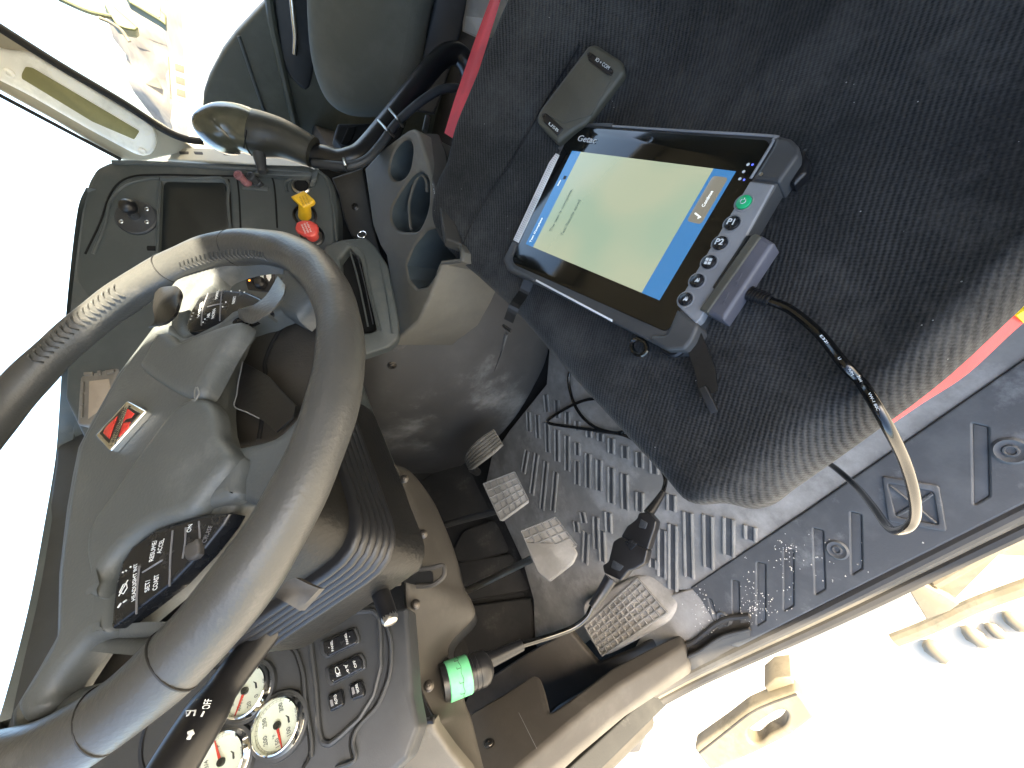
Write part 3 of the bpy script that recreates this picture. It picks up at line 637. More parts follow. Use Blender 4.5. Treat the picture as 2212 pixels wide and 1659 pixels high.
# badge
bp_ = WH.off(.0105)
BD = Z('c4', (365, 1100), (752, 678), (972, 800), (538, 1288))
bd = B().plate(bp_, rr(BD, 5), .006, .0018).obj('badge', 'chrome', sw)
cxy = (sum(p[0] for p in BD) / 4, sum(p[1] for p in BD) / 4)
inn = [(cxy[0] + (p[0] - cxy[0]) * .80, cxy[1] + (p[1] - cxy[1]) * .80) for p in BD]
B().plate(bp_, rr(inn, 3), .002, .0003, h=.0004).obj('badge_field', 'black', bd)
for q in ([(470, 1070), (500, 1000), (640, 870), (590, 1000), (545, 1140)], [(755, 775), (838, 840), (800, 890), (735, 905), (708, 940), (740, 830)], [(655, 1110), (705, 950), (795, 940), (745, 1020)]):
    B().plate(bp_, Z('c4', *q), .001, .0002, h=.0008).obj('red_enamel', 'redE', bd)
B().plate(bp_, Z('c4', (535, 1215), (735, 735), (775, 740), (600, 1205)), .001, .0002, h=.0009).obj('badge_band', 'chrome', bd)
a_, c_ = bp_.at(Z('c4', (580, 1180)), .0012), bp_.at(Z('c4', (745, 765)), .0012)
text('INTERNATIONAL', (a_ + c_) / 2, c_ - a_, WH.n, .0040, 'inkd', bd, width=(c_ - a_).length)
# left switch pod
LP_ = Z('7', (1495, 0), (1290, 20), (1000, 110), (850, 220), (780, 330), (740, 480), (720, 640), (712, 765), (880, 640), (1100, 470), (1300, 265), (1440, 90))
pd = B().plate(WH.off(.004), rr(LP_, 6), .012, .003).obj('switch_pod', 'gloss', sw)
sp_ = WH.off(.0043)
def seam(pl, k, q, par, w_=.0006):
    B().tube([pl.at(Z(k, p), .0) for p in q], w_, 6, res=3).obj('seam', 'inkg', par)
for q in ([(905, 350), (890, 500), (885, 660)], [(1120, 120), (1105, 300), (1100, 480)], [(925, 390), (990, 350), (1055, 310)], [(1205, 100), (1200, 200), (1185, 300)], [(1290, 60), (1295, 200), (1270, 290)]): seam(sp_, '7', q, pd)
for s_, a, c, hh in (('HEADLIGHT INT', (870, 575), (885, 335), .0048), ('RESUME/', (985, 320), (1010, 185), .006), ('ACCEL', (1035, 270), (1058, 175), .006), ('SET/', (958, 515), (965, 440), .006), ('COAST', (1010, 505), (1022, 405), .006), ('ON', (1228, 130), (1240, 80), .006), ('CRUISE', (1325, 200), (1370, 90), .006)):
    ptext(s_, sp_, Z('7', a), Z('7', c), hh * .85, 'ink' if s_ != 'CRUISE' else 'inkg', pd)
b = B()
for q in (((765, 620), (785, 590)), ((800, 585), (820, 570)), ((795, 395), (800, 385)), ((815, 385), (820, 375)), ((845, 362), (850, 350))): b.tube([sp_.at(Z('7', q[0]), .0005), sp_.at(Z('7', q[1]), .0005)], .0005, 6, res=1)
for q in ([(775, 520), (800, 470), (820, 460), (825, 490), (800, 530), (775, 520)], [(770, 545), (830, 440)]): b.tube([sp_.at(Z('7', p), .0005) for p in q], .0003, 6, res=1)
b.obj('lamp_symbol', 'ink', pd)
B().plate(sp_, sm(Z('7', (1190, 215), (1240, 190), (1275, 170), (1285, 270), (1230, 310), (1190, 300)), 2), .004, .002, h=.003).obj('worn_button', 'tunnel', pd)
# right switch pod
RP = Z('4', (1290, 262), (1340, 240), (1450, 213), (1600, 228), (1690, 268), (1730, 330), (1560, 420), (1400, 470), (1220, 500), (1200, 460), (1230, 360))
pd2 = B().plate(WH.off(.0015), rr(RP, 6), .012, .003).obj('switch_pod', 'gloss', sw)
sp2 = WH.off(.0018)
for q in ([(1350, 240), (1315, 340), (1305, 450)], [(1440, 215), (1430, 310), (1425, 420)], [(1345, 330), (1400, 315), (1440, 310)]): seam(sp2, '4', q, pd2)
for s_, a, c, hh in (('AIR', (1352, 402), (1358, 372), .006), ('HORN', (1382, 405), (1392, 345), .006), ('WIPER', (1288, 400), (1312, 300), .0055), ('MARK', (1405, 280), (1415, 225), .0055), ('RESET', (1515, 310), (1525, 262), .0055)):
    ptext(s_, sp2, Z('4', a), Z('4', c), hh * .8, 'ink', pd2)
b = B()
for q in [(1237, 410), (1245, 390), (1255, 370), (1330, 410), (1318, 430), (1500, 228), (1555, 225), (1585, 235), (1445, 330), (1465, 300)]:
    p = sp2.at(Z('4', q), .0004); b.lathe(p, WH.n, [(.0008, 0), (.0006, .0006)], 10)
b.obj('button_marks', 'ink', pd2)
# loose chrome like highlight knob on the torn button and tape patches
tp = WH.off(.022)
B().grid([[tp.at(Z('4', q), h) for q, h in r] for r in ([((1100, 195), .0), ((1040, 205), .004), ((1005, 235), .0)], [((1150, 200), .006), ((1070, 300), .008), ((990, 330), .0)], [((1180, 260), .002), ((1130, 380), .006), ((1000, 420), -.002)], [((1140, 330), -.004), ((1090, 430), .0), ((960, 460), -.008)])], 5, 5, .0012, WH.n).obj('torn_tape', 'tape', sw)
B().grid([[tp.at(Z('4', q), h) for q, h in r] for r in ([((1800, 130), -.012), ((1850, 190), -.012)], [((1720, 260), -.006), ((1830, 265), -.004)], [((1600, 340), -.004), ((1740, 370), -.002)], [((1545, 345), -.012), ((1640, 430), -.006)], [((1548, 400), -.018), ((1580, 425), -.016)])], 5, 5, .0012, WH.n).obj('spoke_wrap', 'leather', sw)
tpl = WH.off(-.012)
B().plate(tpl, Z('4', (1570, 685), (1545, 830), (1520, 975), (1700, 1065), (1790, 1140), (1900, 1045), (1915, 970), (1740, 780), (1710, 760)), .0016, .0004).obj('tape_patch', 'tape', sw)
B().tube([tpl.at(Z('4', q), .0002) for q in ((1572, 685), (1560, 750), (1543, 830), (1535, 900), (1520, 975), (1600, 1012), (1680, 1052))], .0005, 6).obj('frayed_edge', 'scuff', sw)
# scratches
b = B(); b.tube([WH.at(Z('4', q), .0205) for q in ((1280, 850), (1290, 890), (1265, 935), (1245, 932))], .0006, 6); b.tube([WH.at(Z('4', q), .0205) for q in ((1270, 850), (1262, 880), (1262, 930))], .0005, 6); b.obj('scratch', 'scuff', sw)

# ================================================================== STEERING COLUMN
sc_ = thing('steering_column', WH.w((0, 0), -.2), 'black steering column housing with ribbed rubber bellows behind the wheel', 'steering column')
def sect(t, hw, hh, cv=0, k=5, r=.035, cu=-.02):
    return [WH.w((q[0] + cu, q[1] + cv), -t) for q in rr([(-hw, -hh), (hw, -hh), (hw, hh), (-hw, hh)], r, k)]
def loft(b, secs):
    k0 = len(b.v); n = len(secs[0])
    for s_ in secs: b.v += s_
    for r in range(len(secs) - 1):
        for i in range(n): b.f.append((k0 + r * n + i, k0 + r * n + (i + 1) % n, k0 + (r + 1) * n + (i + 1) % n, k0 + (r + 1) * n + i))
    b.f.append(tuple(range(k0, k0 + n))[::-1]); b.f.append(tuple(k0 + (len(secs) - 1) * n + i for i in range(n))); return b
loft(B(), [sect(.035, .06, .05), sect(.045, .085, .07, 0), sect(.09, .108, .088), sect(.142, .122, .094, r=.045)]).obj('upper_shroud', 'shroud', sc_)
RB = []
for i in range(61):
    ph = i / 60; RB.append(sect(.140 + .062 * ph, .127 + .008 * ph + .0045 * abs(math.sin(ph * math.pi * 6)) ** .6, .098 + .004 * ph + .0045 * abs(math.sin(ph * math.pi * 6)) ** .6, r=.048))
loft(B(), RB).obj('bellows', 'rubber', sc_)
loft(B(), [sect(.198, .130, .098, r=.045), sect(.225, .136, .103), sect(.265, .136, .104)]).obj('lower_shroud', 'shroud', sc_)
# brown cover seen through the lower right opening, with its seam
CV = WH.off(-.032)
B().plate(CV, Z('4', (1440, 480), (1840, 330), (2090, 250), (2110, 800), (1980, 1000), (1800, 1200), (1480, 1230), (1400, 1000)), .006, .004).obj('front_cover', 'trim', sc_)
B().tube([CV.at(Z('4', q), .0) for q in ((1865, 420), (1780, 540), (1722, 680), (1722, 760), (1712, 900), (1700, 1060), (1680, 1190))], .0022, 8).obj('cover_seam', 'hole', sc_)
b = B().plate(WH.off(-.034), Z('7', (1620, -80), (1200, 300), (700, 760), (560, 850), (300, 1280), (560, 1200), (900, 1000), (1080, 900), (1700, 60)), .006, .004).obj('left_cover', 'trim', sc_)
# stalk
ps = [WH.w((-.085, -.02), -.085)] + [dp(p, d) for p, d in (((620, 1305), .43), ((560, 1385), .405), ((490, 1475), .372), ((415, 1590), .335), ((350, 1700), .31))]
st = B().tube(ps[1:], lambda t: .0145 + .0035 * (t > .55) * min(1, (t - .55) * 12), 20).obj('stalk', 'black', sc_)
sd = (ps[4] - ps[3]).normalized()
B().tube([ps[0], ps[1]], lambda t: .010 + .006 * t, 16, res=4).obj('stalk_collar', 'shroud', sc_)
b = B()
for k in range(3): b.lathe(ps[1] + (ps[1] - ps[2]).normalized() * (.004 + .006 * k), ps[1] - ps[2], [(.013, 0), (.017, .001), (.017, .004), (.013, .005)], 24)
b.obj('stalk_rings', 'black', sc_)
vd = -ray(460, 1520).normalized(); axd = (ps[3] - ps[4]).normalized()
nrm = (vd - axd * vd.dot(axd)).normalized()
def on_stalk(px, rad=.0182):
    r = ray(*px); c = ps[3]; d = axd
    w_ = -c; A = r.dot(r) - r.dot(d) ** 2; Bq = 2 * (w_.dot(r) - w_.dot(d) * r.dot(d)); Cq = w_.dot(w_) - w_.dot(d) ** 2 - rad ** 2
    D = Bq * Bq - 4 * A * Cq; t = (-Bq - math.sqrt(max(0, D))) / (2 * A); return r * t
def stalk_text(s_, pa, pb, size, turn=False):
    a, c = on_stalk(pa), on_stalk(pb); m_ = (a + c) / 2; n_ = -(m_.normalized()); x = (c - a); x = x - n_ * x.dot(n_)
    text(s_, m_ + n_ * .0006, x, n_, size, 'ink', st, width=(c - a).length)
stalk_text('OFF', Z('7', (1335, 1275)), Z('7', (1355, 1215)), .008)
b = B(); b.tube([on_stalk(Z('7', (1305, 1325))), on_stalk(Z('7', (1322, 1292)))], .0008, 6, res=1)
b.tube([on_stalk(Z('7', q)) for q in ((1215, 1320), (1205, 1290), (1268, 1288), (1258, 1320))], .0008, 6, res=1)
b.tube([on_stalk(Z('7', (1235, 1290))), on_stalk(Z('7', (1220, 1320)))], .0008, 6, res=1)
b.tube([on_stalk(Z('7', q)) for q in ((1222, 1470), (1240, 1430))], .0016, 6, res=1); b.tube([on_stalk(Z('7', q)) for q in ((1215, 1432), (1246, 1418), (1252, 1442))], .0011, 6, res=1)
b.obj('wiper_marks', 'ink', st)
# brown clip beside the stalk root
B().grid([[WH.at(Z('b1', q), h) for q, h in r] for r in ([((150, 1290), -.06), ((235, 1180), -.06), ((300, 1150), -.06)], [((230, 1330), -.062), ((330, 1240), -.066), ((400, 1200), -.066)], [((330, 1390), -.075), ((420, 1290), -.07), ((475, 1230), -.07)])], 4, 5, .006, WH.n).obj('brown_clip', 'kick', sc_)
# tilt lever and its bracket
lv = [dp(Z('b1', (870, 1010)), .51), dp(Z('b1', (880, 1150)), .49), dp(Z('b1', (930, 1290)), .465), dp(Z('b1', (985, 1450)), .445)]
B().tube(lv, lambda t: .0115 - .002 * t, 16).obj('tilt_lever', 'black', sc_)
B().lathe(lv[-1], lv[-1] - lv[-2], [(.0093, -.008), (.0095, 0), (.0075, .004), (.0, .006)], 20).obj('lever_tip', 'steel', sc_)
B().tube([dp(Z('b1', q), d) for q, d in (((900, 980), .52), ((1010, 975), .52), ((1110, 970), .52), ((1165, 1000), .525), ((1170, 1060), .535), ((1100, 1110), .56))], .0085, 14).obj('lever_loop', 'black', sc_)
bk = Pl((-.1, -.8, .5), dp(Z('b1', (990, 1120)), .54))
B().plate(bk, rr(Z('b1', (930, 1020), (1050, 1030), (1040, 1200), (970, 1210), (930, 1130)), 3), .02, .002, holes=[circ(Z('b1', (990, 1120)), 5, 14, 7)]).obj('lever_bracket', 'trim', sc_)

# ================================================================== DASHBOARD
da = thing('dashboard', (.4, .8, -.3), 'dark grey truck dashboard with round gauges, rocker switches and angled centre stack', 'dashboard')
STK = [(708, 374), (722, 400), (729, 450), (729, 516), (735, 560), (760, 700), (700, 800), (560, 860), (430, 930), (330, 1010), (200, 1000), (133, 860), (143, 700), (158, 560), (172, 440), (185, 390), (203, 360), (235, 345), (300, 343), (500, 348), (660, 353)]
REC = [(352, 397), (357, 391), (480, 393), (487, 399), (492, 470), (494, 500), (496, 560), (352, 600), (345, 590)]
OUT1 = circ((650, 400), 13.5, 20)
YH = sm(Z('b2', (1740, 480), (1760, 440), (1900, 450), (1950, 490), (1900, 600), (1830, 600), (1780, 560)), 3)
B().plate(WG, rr(STK, 10), .06, .012, holes=[rr(REC, 5), OUT1], nb=4).obj('centre_stack', 'dash', da)
# raised border and recessed step lines of the stack
def line(pl, pts, r, m='dash', nm='panel_groove', h=0.0, par=None, closed=False): return B().tube([pl.at(p, h) for p in pts], r, 8, closed, res=4).obj(nm, m, par or da)
line(WG, Z('b2', (250, 830), (360, 600), (420, 420), (500, 310), (620, 262), (800, 255), (1000, 258), (1300, 265), (1560, 268), (1610, 285), (1630, 400), (1645, 640)), .0016, 'hole', h=.0005)
line(WG, Z('b2', (310, 830), (400, 600), (440, 440), (540, 330), (700, 285), (790, 280)), .003, 'dash', 'panel_ridge')
line(WG, Z('b2', (1290, 290), (1300, 420), (1308, 640)), .0018, 'hole', h=.0005)
line(WG, Z('b2', (1355, 290), (1368, 420), (1378, 640)), .0014, 'hole', h=.0005)
line(WG, Z('b2', (1920, 215), (1990, 270), (2020, 340), (2050, 500), (2075, 740)), .003, 'dash', 'panel_ridge', h=.001)
line(WG, Z('b2', (450, 165), (800, 175), (1300, 205), (1650, 225), (1880, 245)), .004, 'dash', 'panel_ridge', h=.002)
# dark glass display set just below the stack face
B().plate(WG, rr([(q[0], q[1]) for q in REC], 4), .004, .001, h=-.006).obj('dark_display', mat('dark_display_glass', (.012, .015, .016), .3, 0), da)
fr = line(WG, [(348, 388), (420, 386), (488, 388), (493, 440), (498, 500)], .0028, 'dash', 'display_frame', h=.001)
line(WG, [(346, 392), (342, 500), (340, 600)], .0028, 'dash', 'display_frame', h=.001)
# ashtray pocket hole
B().plate(WG, rr(Z('b2', (695, 780), (700, 770), (775, 772), (775, 805), (700, 805)), 2), .001, .0002, h=.0006).obj('key_slot', 'hole', da)
# outlet socket
p = WG.at(Z('b2', (1820, 332))); B().lathe(p, WG.n, [(.0175, -.001), (.0175, .002), (.0150, .0035), (.0135, .002), (.0135, -.004)], 32, cap0=False).obj('power_outlet', 'steel', da)
B().lathe(p, WG.n, [(.0136, -.003), (.0134, -.002)], 24).obj('outlet_bore', 'hole', da)
line(WG, Z('b2', (1715, 380), (1705, 320), (1740, 285), (1820, 275), (1890, 270)), .003, 'dash', 'outlet_ridge', h=.001)
B().grid([[WG.at(Z('b2', q), h) for q, h in r] for r in ([((1500, 215), .004), ((1700, 230), .004), ((1890, 235), .006)], [((1480, 245), .012), ((1700, 258), .012), ((1890, 262), .014)], [((1500, 262), .004), ((1700, 282), .004), ((1880, 290), .006)])], 5, 5, .004, WG.n).obj('melted_edge', 'dash', da)
B().grid([[WG.at(Z('b2', q), h) for q, h in r] for r in ([((1885, 240), .004), ((1940, 225), .004)], [((1890, 290), .012), ((1930, 270), .012)], [((1880, 340), .006), ((1915, 330), .004)])], 5, 5, .004, WG.n).obj('outlet_cap', 'dash', da)
# two rubber plugs
for px, m in ((Z('b2', (1425, 300)), 'redw'), (Z('b2', (1510, 308)), 'dash')):
    p = WG.at((px[0] + 2, px[1] + 6)); d_ = (WG.n + V((0, 0, .25))).normalized()
    b = B().lathe(p, d_, [(.0075, 0), (.0075, .010), (.006, .011), (.006, .022), (.0078, .023), (.0078, .029), (.0055, .030), (.0045, .026)], 18).obj('plug_boot', mat('faded_pink_rubber', (.20, .09, .10), .6) if m == 'redw' else 'dash2', da)
B().plate(WG, rr(Z('b2', (1385, 330), (1580, 335), (1575, 370), (1385, 355)), 3), .004, .002, h=.003).obj('plug_base', 'dash', da)
# brake valve knobs
for nm, k, base, head, pts, m, lett in (('trailer_air_knob', 'b2', (1845, 550), .048, [(1740, 410), (1835, 365), (1915, 435), (1905, 455), (1840, 490), (1825, 490)], 'yel', 1), ('parking_brake_knob', 'b2', (1900, 700), .035, [(1772, 640), (1782, 600), (1825, 582), (1885, 585), (1935, 615), (1938, 650), (1925, 690), (1890, 702), (1830, 690), (1780, 662)], 'redk', 2)):
    p = WG.at(Z(k, base)); hp = WG.off(head)
    kb = B().plate(hp, rr(Z(k, *pts), 2.2), .010, .003).obj(nm, m, da)
    c_ = sum([hp.at(Z(k, q)) for q in pts], V((0, 0, 0))) / len(pts)
    B().lathe(p, c_ - p, [(.012, -.004), (.0115, .0), (.010, (c_ - p).length * .8), (.010, (c_ - p).length - .008)], 20).obj('stem', m, kb)
    B().lathe(p, WG.n, [(.0215, -.002), (.0215, .003), (.0185, .005), (.0165, .002), (.0160, -.004), (.001, -.004)], 32).obj('knob_bezel', 'black', da)
    for i, s_ in enumerate(('TRAILER', 'AIR SUPPLY', 'PUSH') if lett == 1 else ('PARKING', 'BRAKE', 'PUSH')):
        text(s_, c_ + hp.v * (.005 - .005 * i) + hp.n * .0002, hp.u, hp.n, .0042, mat('dark_yellow_ink', (.30, .17, .02)) if lett == 1 else 'ink', kb, width=.018)
# ball mount base on the stack
bm_ = thing('ball_mount', WG.at(Z('b2', (630, 570))), 'round black ball mount plate with three steel screws on the centre stack', 'mount')
B().lathe(WG.at(Z('b2', (628, 568))), WG.n, [(.031, 0), (.031, .003), (.029, .005), (.012, .006), (.008, .008), (.006, .016), (.006, .020)], 40).obj('base_disc', 'dash2', bm_)
p = WG.at(Z('b2', (565, 487)), .028); bm2 = B()
for i in range(12):
    pass
B().lathe(p - WG.n * .012, WG.n, [(.0001, 0)] + [(.0125 * math.sin(math.pi * t / 12), .0125 - .0125 * math.cos(math.pi * t / 12)) for t in range(1, 12)] + [(.0001, .025)], 28).obj('ball', 'black', bm_)
B().tube([WG.at(Z('b2', (625, 560)), .006), p - WG.n * .004], .0065, 14, res=1).obj('neck', 'dash2', bm_)
for q in ((515, 597), (700, 600), (700, 507)): B().lathe(WG.at(Z('b2', q), .004), WG.n, [(.0036, 0), (.0036, .0015), (.002, .0025), (.0012, .001)], 16).obj('screw', 'steel', bm_)
# shifter pattern sticker panel seen through the wheel
PS = WG.off(.002)
b = B().plate(PS, rr(Z('b2', (1385, 895), (1640, 893), (1610, 1110), (1430, 1090)), 3), .003, .0008).obj('pattern_panel', 'black', da)
for q in ([(1418, 942), (1440, 942), (1443, 980), (1420, 982)], [(1462, 958), (1502, 952), (1508, 985), (1480, 1000)], [(1518, 950), (1545, 950), (1545, 1010), (1520, 1012)], [(1560, 955), (1600, 950), (1600, 1000), (1585, 1030), (1565, 1000)], [(1470, 1015), (1500, 1005), (1505, 1025), (1475, 1035)]):
    B().plate(PS, Z('b2', *q), .001, .0002, h=.0005).obj('pattern_arrow', 'white', b)
B().lathe(PS.at(Z('b2', (1525, 1045))), PS.n, [(.011, 0), (.010, .012), (.006, .016), (.0, .017)], 20).obj('selector_knob', 'black', da)
B().lathe(PS.at(Z('b2', (1442, 1022))), PS.n, [(.0015, 0), (.001, .001)], 10).obj('amber_lamp', 'amber', da)
for q in ((1420, 915), (1565, 902), (1565, 925)): B().lathe(PS.at(Z('b2', q)), PS.n, [(.002, 0), (.0018, .0008)], 10).obj('panel_pin', 'hole', da)
# vent box at lower right of the stack
VP = WG.off(.012)
B().plate(VP, rr([(737, 517), (790, 512), (810, 530), (838, 573), (861, 690), (861, 730), (840, 750), (800, 763), (720, 790), (690, 640), (700, 530)], 8), .05, .005, holes=[rr([(755, 533), (778, 558), (792, 620), (814, 712), (800, 719), (770, 720), (742, 640), (735, 560)], 4)]).obj('vent_box', 'dash', da)
B().plate(VP, rr([(745, 530), (785, 555), (815, 715), (760, 725), (735, 560)], 4), .002, .0005, h=-.03).obj('vent_back', 'hole', da)
line(VP, [(745, 522), (785, 545), (800, 620), (824, 715)], .002, 'dash', 'vent_frame', h=.001)
line(VP, [(820, 560), (836, 640), (848, 720)], .002, 'dash', 'vent_frame', h=.001)
line(VP, [(757, 545), (775, 610), (795, 705)], .0018, 'dash', 'vent_slat', h=-.006)
line(VP, [(770, 545), (787, 610), (806, 700)], .0012, 'dash2', 'vent_slat', h=-.008)
# strip between stack and console
ST_ = Pl((-.75, -.5, .45), CO.at((800, 450), -.03))
B().plate(ST_, rr([(716, 384), (784, 362), (806, 486), (822, 545), (836, 580), (810, 560), (787, 520), (760, 512), (742, 470), (732, 420)], 4), .03, .004).obj('stack_side_trim', 'trim', da)
screwhead(ST_.at((767, 447)), ST_.n, .006, da)
B().plate(ST_.off(-.04), [(690, 350), (790, 350), (900, 480), (900, 760), (700, 800), (660, 500)], .02, .004).obj('gap_backing', 'matte', da)  # dark backing added to block the bright gap behind the trim
# keys ring hooks
rg = thing('key_ring', WG.at((783, 506)), 'small brass coloured ring hanging beside the console edge', 'ring')
r_ = Pl((-.2, -.7, .5), ST_.at((782, 507), .012)); B().tube([r_.w((.0095 * math.cos(a / 3), .0095 * math.sin(a / 3))) for a in range(19)], .0012, 8, True, res=2).obj('ring', 'chrome', rg)
# ignition key through the wheel
kg = thing('ignition_key', dp((675, 805), .55), 'steel key ring in the ignition seen through the steering wheel', 'key')
ip = Pl((-.3, -.8, .5), dp((677, 806), .52)); B().tube([ip.w((.008 * math.cos(a / 3), .008 * math.sin(a / 3))) for a in range(19)], .0009, 8, True, res=2).obj('ring', 'steel', kg)
B().plate(ip, rr([(664, 815), (672, 812), (676, 835), (668, 838)], 2), .002, .0004).obj('key_head', 'steel', kg)
# lower middle dash behind the wheel, between cluster and stack
MD = Pl((-.25, -.85, .45), ax((760, 860), y=.62))
B().plate(MD, [(560, 560), (740, 720), (770, 800), (800, 880), (850, 1000), (830, 1060), (600, 1200), (450, 1000), (400, 700)], .04, .01).obj('lower_dash', 'dash', da)
# upper dash behind the wheel
# driver side: cluster panel
CP = CL.off(-.004)
CLU = [(20, 1545), (60, 1330), (95, 1150), (118, 1000), (129, 860), (300, 850), (560, 1150), (640, 1290), (660, 1352), (735, 1328), (810, 1300), (840, 1318), (880, 1310), (886, 1400), (892, 1500), (905, 1570), (880, 1640), (760, 1750), (400, 1800), (-60, 1800)]
B().plate(CP, rr(CLU, 8), .05, .006).obj('cluster_panel', 'dash2', da)
# top cowl over the cluster, curving away to the windscreen
ctop = [V((-.16, .74, .02)), CL.at((-40, 1640)), CL.at((0, 1545)), CL.at((60, 1320)), CL.at((98, 1120)), CL.at((124, 960)), WG.at((146, 740)), WG.at((162, 580)), WG.at((180, 450)), WG.at((198, 405))]
def fwd_(p, y, z): return V((p.x + (y - p.y) * .1, y, z))
B().grid([ctop, [p + V((0, .02, .0)) for p in ctop], [p + V((0, .06, .0)) for p in ctop], [fwd_(p, max(p.y + .1, 1.15), p.z - .10) for p in ctop], [fwd_(p, 1.52, -.05) for p in ctop]], 4, 6, .02, (0, 0, 1)).obj('cowl', 'dash', da)
B().grid([[WG.at(q, -.004) for q in ((228, 360), (300, 352), (500, 355), (660, 360))], [WG.at(q, -.03) + V((.02, .25, -.02)) for q in ((228, 360), (300, 352), (500, 355), (660, 360))]], 3, 4, .01, (.6, -.6, 0)).obj('stack_side', 'dash', da)
# raised bezel line around the gauges and switches
line(CL, Z('c1', (1195, 92), (1330, 110), (1440, 200), (1500, 330), (1545, 500), (1560, 800), (1600, 1050), (1640, 1300), (1640, 1500), (1560, 1659)), .0022, 'hole', 'bezel_groove')
line(CL, Z('c1', (1200, 75), (1340, 90), (1460, 180), (1525, 330), (1570, 520), (1590, 800), (1630, 1050), (1668, 1300), (1668, 1520)), .0022, 'dash2', 'bezel_ridge', h=.001)
line(CL, Z('b3', (1180, 200), (1230, 380), (1270, 480), (1290, 640), (1270, 840), (1180, 1060), (1030, 1230), (985, 1350), (1000, 1490), (850, 1556)), .0025, 'dash2', 'panel_edge', h=.001)
line(CL, Z('b3', (1165, 210), (1215, 390), (1250, 480), (1272, 640), (1250, 840), (1160, 1060), (1005, 1235), (960, 1350), (978, 1480)), .0014, 'hole', 'panel_gap', h=.0002)
# recessed switch tray
TRY = Z('b3', (640, 480), (690, 410), (1000, 320), (1140, 310), (1195, 360), (1205, 560), (1205, 760), (1150, 980), (1040, 1160), (880, 1310), (800, 1370), (740, 1350), (715, 1250), (690, 900))
line(CL, rr(TRY, 6), .0035, 'dash2', 'tray_rim', h=-.001, closed=True)
# gauges
def gauge(px, nums, name, needle, lab=None, big=False):
    c = CL.at(px); R = .029
    g = B().lathe(c, CL.n, [(R * 1.16, -.004), (R * 1.14, .002), (R * 1.04, .005), (R * .98, .0125), (R * .93, .0135), (R * .90, .010), (R * .88, .003)], 48).obj('gauge', 'chrome', da)
    B().lathe(c, CL.n, [(R * 1.22, -.003), (R * 1.20, .0035), (R * 1.12, .004)], 40).obj('gauge_seat', 'dash2', g)
    B().lathe(c, CL.n, [(R * .93, .0), (R * .93, .0052)], 48).obj('dial', 'face', g)
    B().lathe(c, CL.n, [(R * .925, .0125), (R * .92, .0128)], 40).obj('glass', 'glass', g)
    o = CL.off(.0045); P0 = V(c)
    def pt(a, r, h=.0): return P0 + CL.u * math.cos(math.radians(a)) * r * R + CL.v * math.sin(math.radians(a)) * r * R + CL.n * (.0056 + h)
    for s_, a in nums: text(s_, pt(a, .60), CL.u, CL.n, .0068, 'inkg', g, bold=.0001)
    b = B()
    for a in range(-25, 226, 10):
        b.tube([pt(a, .90), pt(a, .82 if a % 50 else .78)], .00022, 4, res=1)
    b.tube([pt(a, .84) for a in range(-25, 226, 8)], .00018, 4, res=1); b.obj('scale_marks', 'inkg', g, smooth=False)
    n_ = B(); k = CL.u * math.cos(math.radians(needle)) + CL.v * math.sin(math.radians(needle)); s2 = CL.n.cross(k)
    z = P0 + CL.n * .0085; n_.add([z + s2 * .0018 - k * .002, z - s2 * .0018 - k * .002, z + k * R * .86 - s2 * .0005, z + k * R * .86 + s2 * .0005] + [q - CL.n * .001 for q in (z + s2 * .0018 - k * .002, z - s2 * .0018 - k * .002, z + k * R * .86 - s2 * .0005, z + k * R * .86 + s2 * .0005)], [(0, 1, 2, 3), (4, 7, 6, 5), (0, 4, 5, 1), (1, 5, 6, 2), (2, 6, 7, 3), (3, 7, 4, 0)]).obj('needle', 'redE', g, smooth=False)
    B().lathe(P0, CL.n, [(.0042, .004), (.0042, .009), (.0036, .010), (.0001, .0102)], 20).obj('needle_hub', 'black', g)
    text(name, pt(270, .80), CL.u, CL.n, .0042, 'inkg', g, bold=.0001)
    if lab: text(lab, pt(150, .36), CL.u, CL.n, .005, 'inkg', g)
    # oil-can symbol and warning dots
    q = pt(270, .45); B().plate(Pl(CL.n, q), [(-.004, -.001), (.002, -.001), (.0055, .0025), (.0048, .003), (.002, .0012), (-.002, .0014), (-.004, .001)], .0003, .0001, inpx=False).obj('oil_symbol', 'inkd', g)
    B().lathe(pt(315, .85), CL.n, [(.0011, 0), (.001, .0003)], 12).obj('dot', 'inkd', g); B().lathe(pt(225, .85), CL.n, [(.0015, 0), (.0012, .0003)], 12).obj('dot', 'inkd', g)
gauge((605, 1566), [('100', 222), ('150', 172), ('200', 118), ('250', 55), ('300', 338)], 'ENG OIL', 186, '°F')
gauge((535.6, 1492), [('0', 225), ('20', 190), ('40', 150), ('60', 110), ('80', 60), ('100', 338)], 'OIL', 148, 'PSI')
gauge((485.4, 1644), [('1/4', 205), ('1/2', 160), ('3/4', 70), ('F', 10)], 'DEF', 12)
# big dial edge at the lower left
c = CL.at((420, 1560), -.01); B().lathe(c, CL.n, [(.062, -.003), (.060, .006), (.055, .008), (.053, .003)], 56).obj('speedometer_ring', 'black', da)
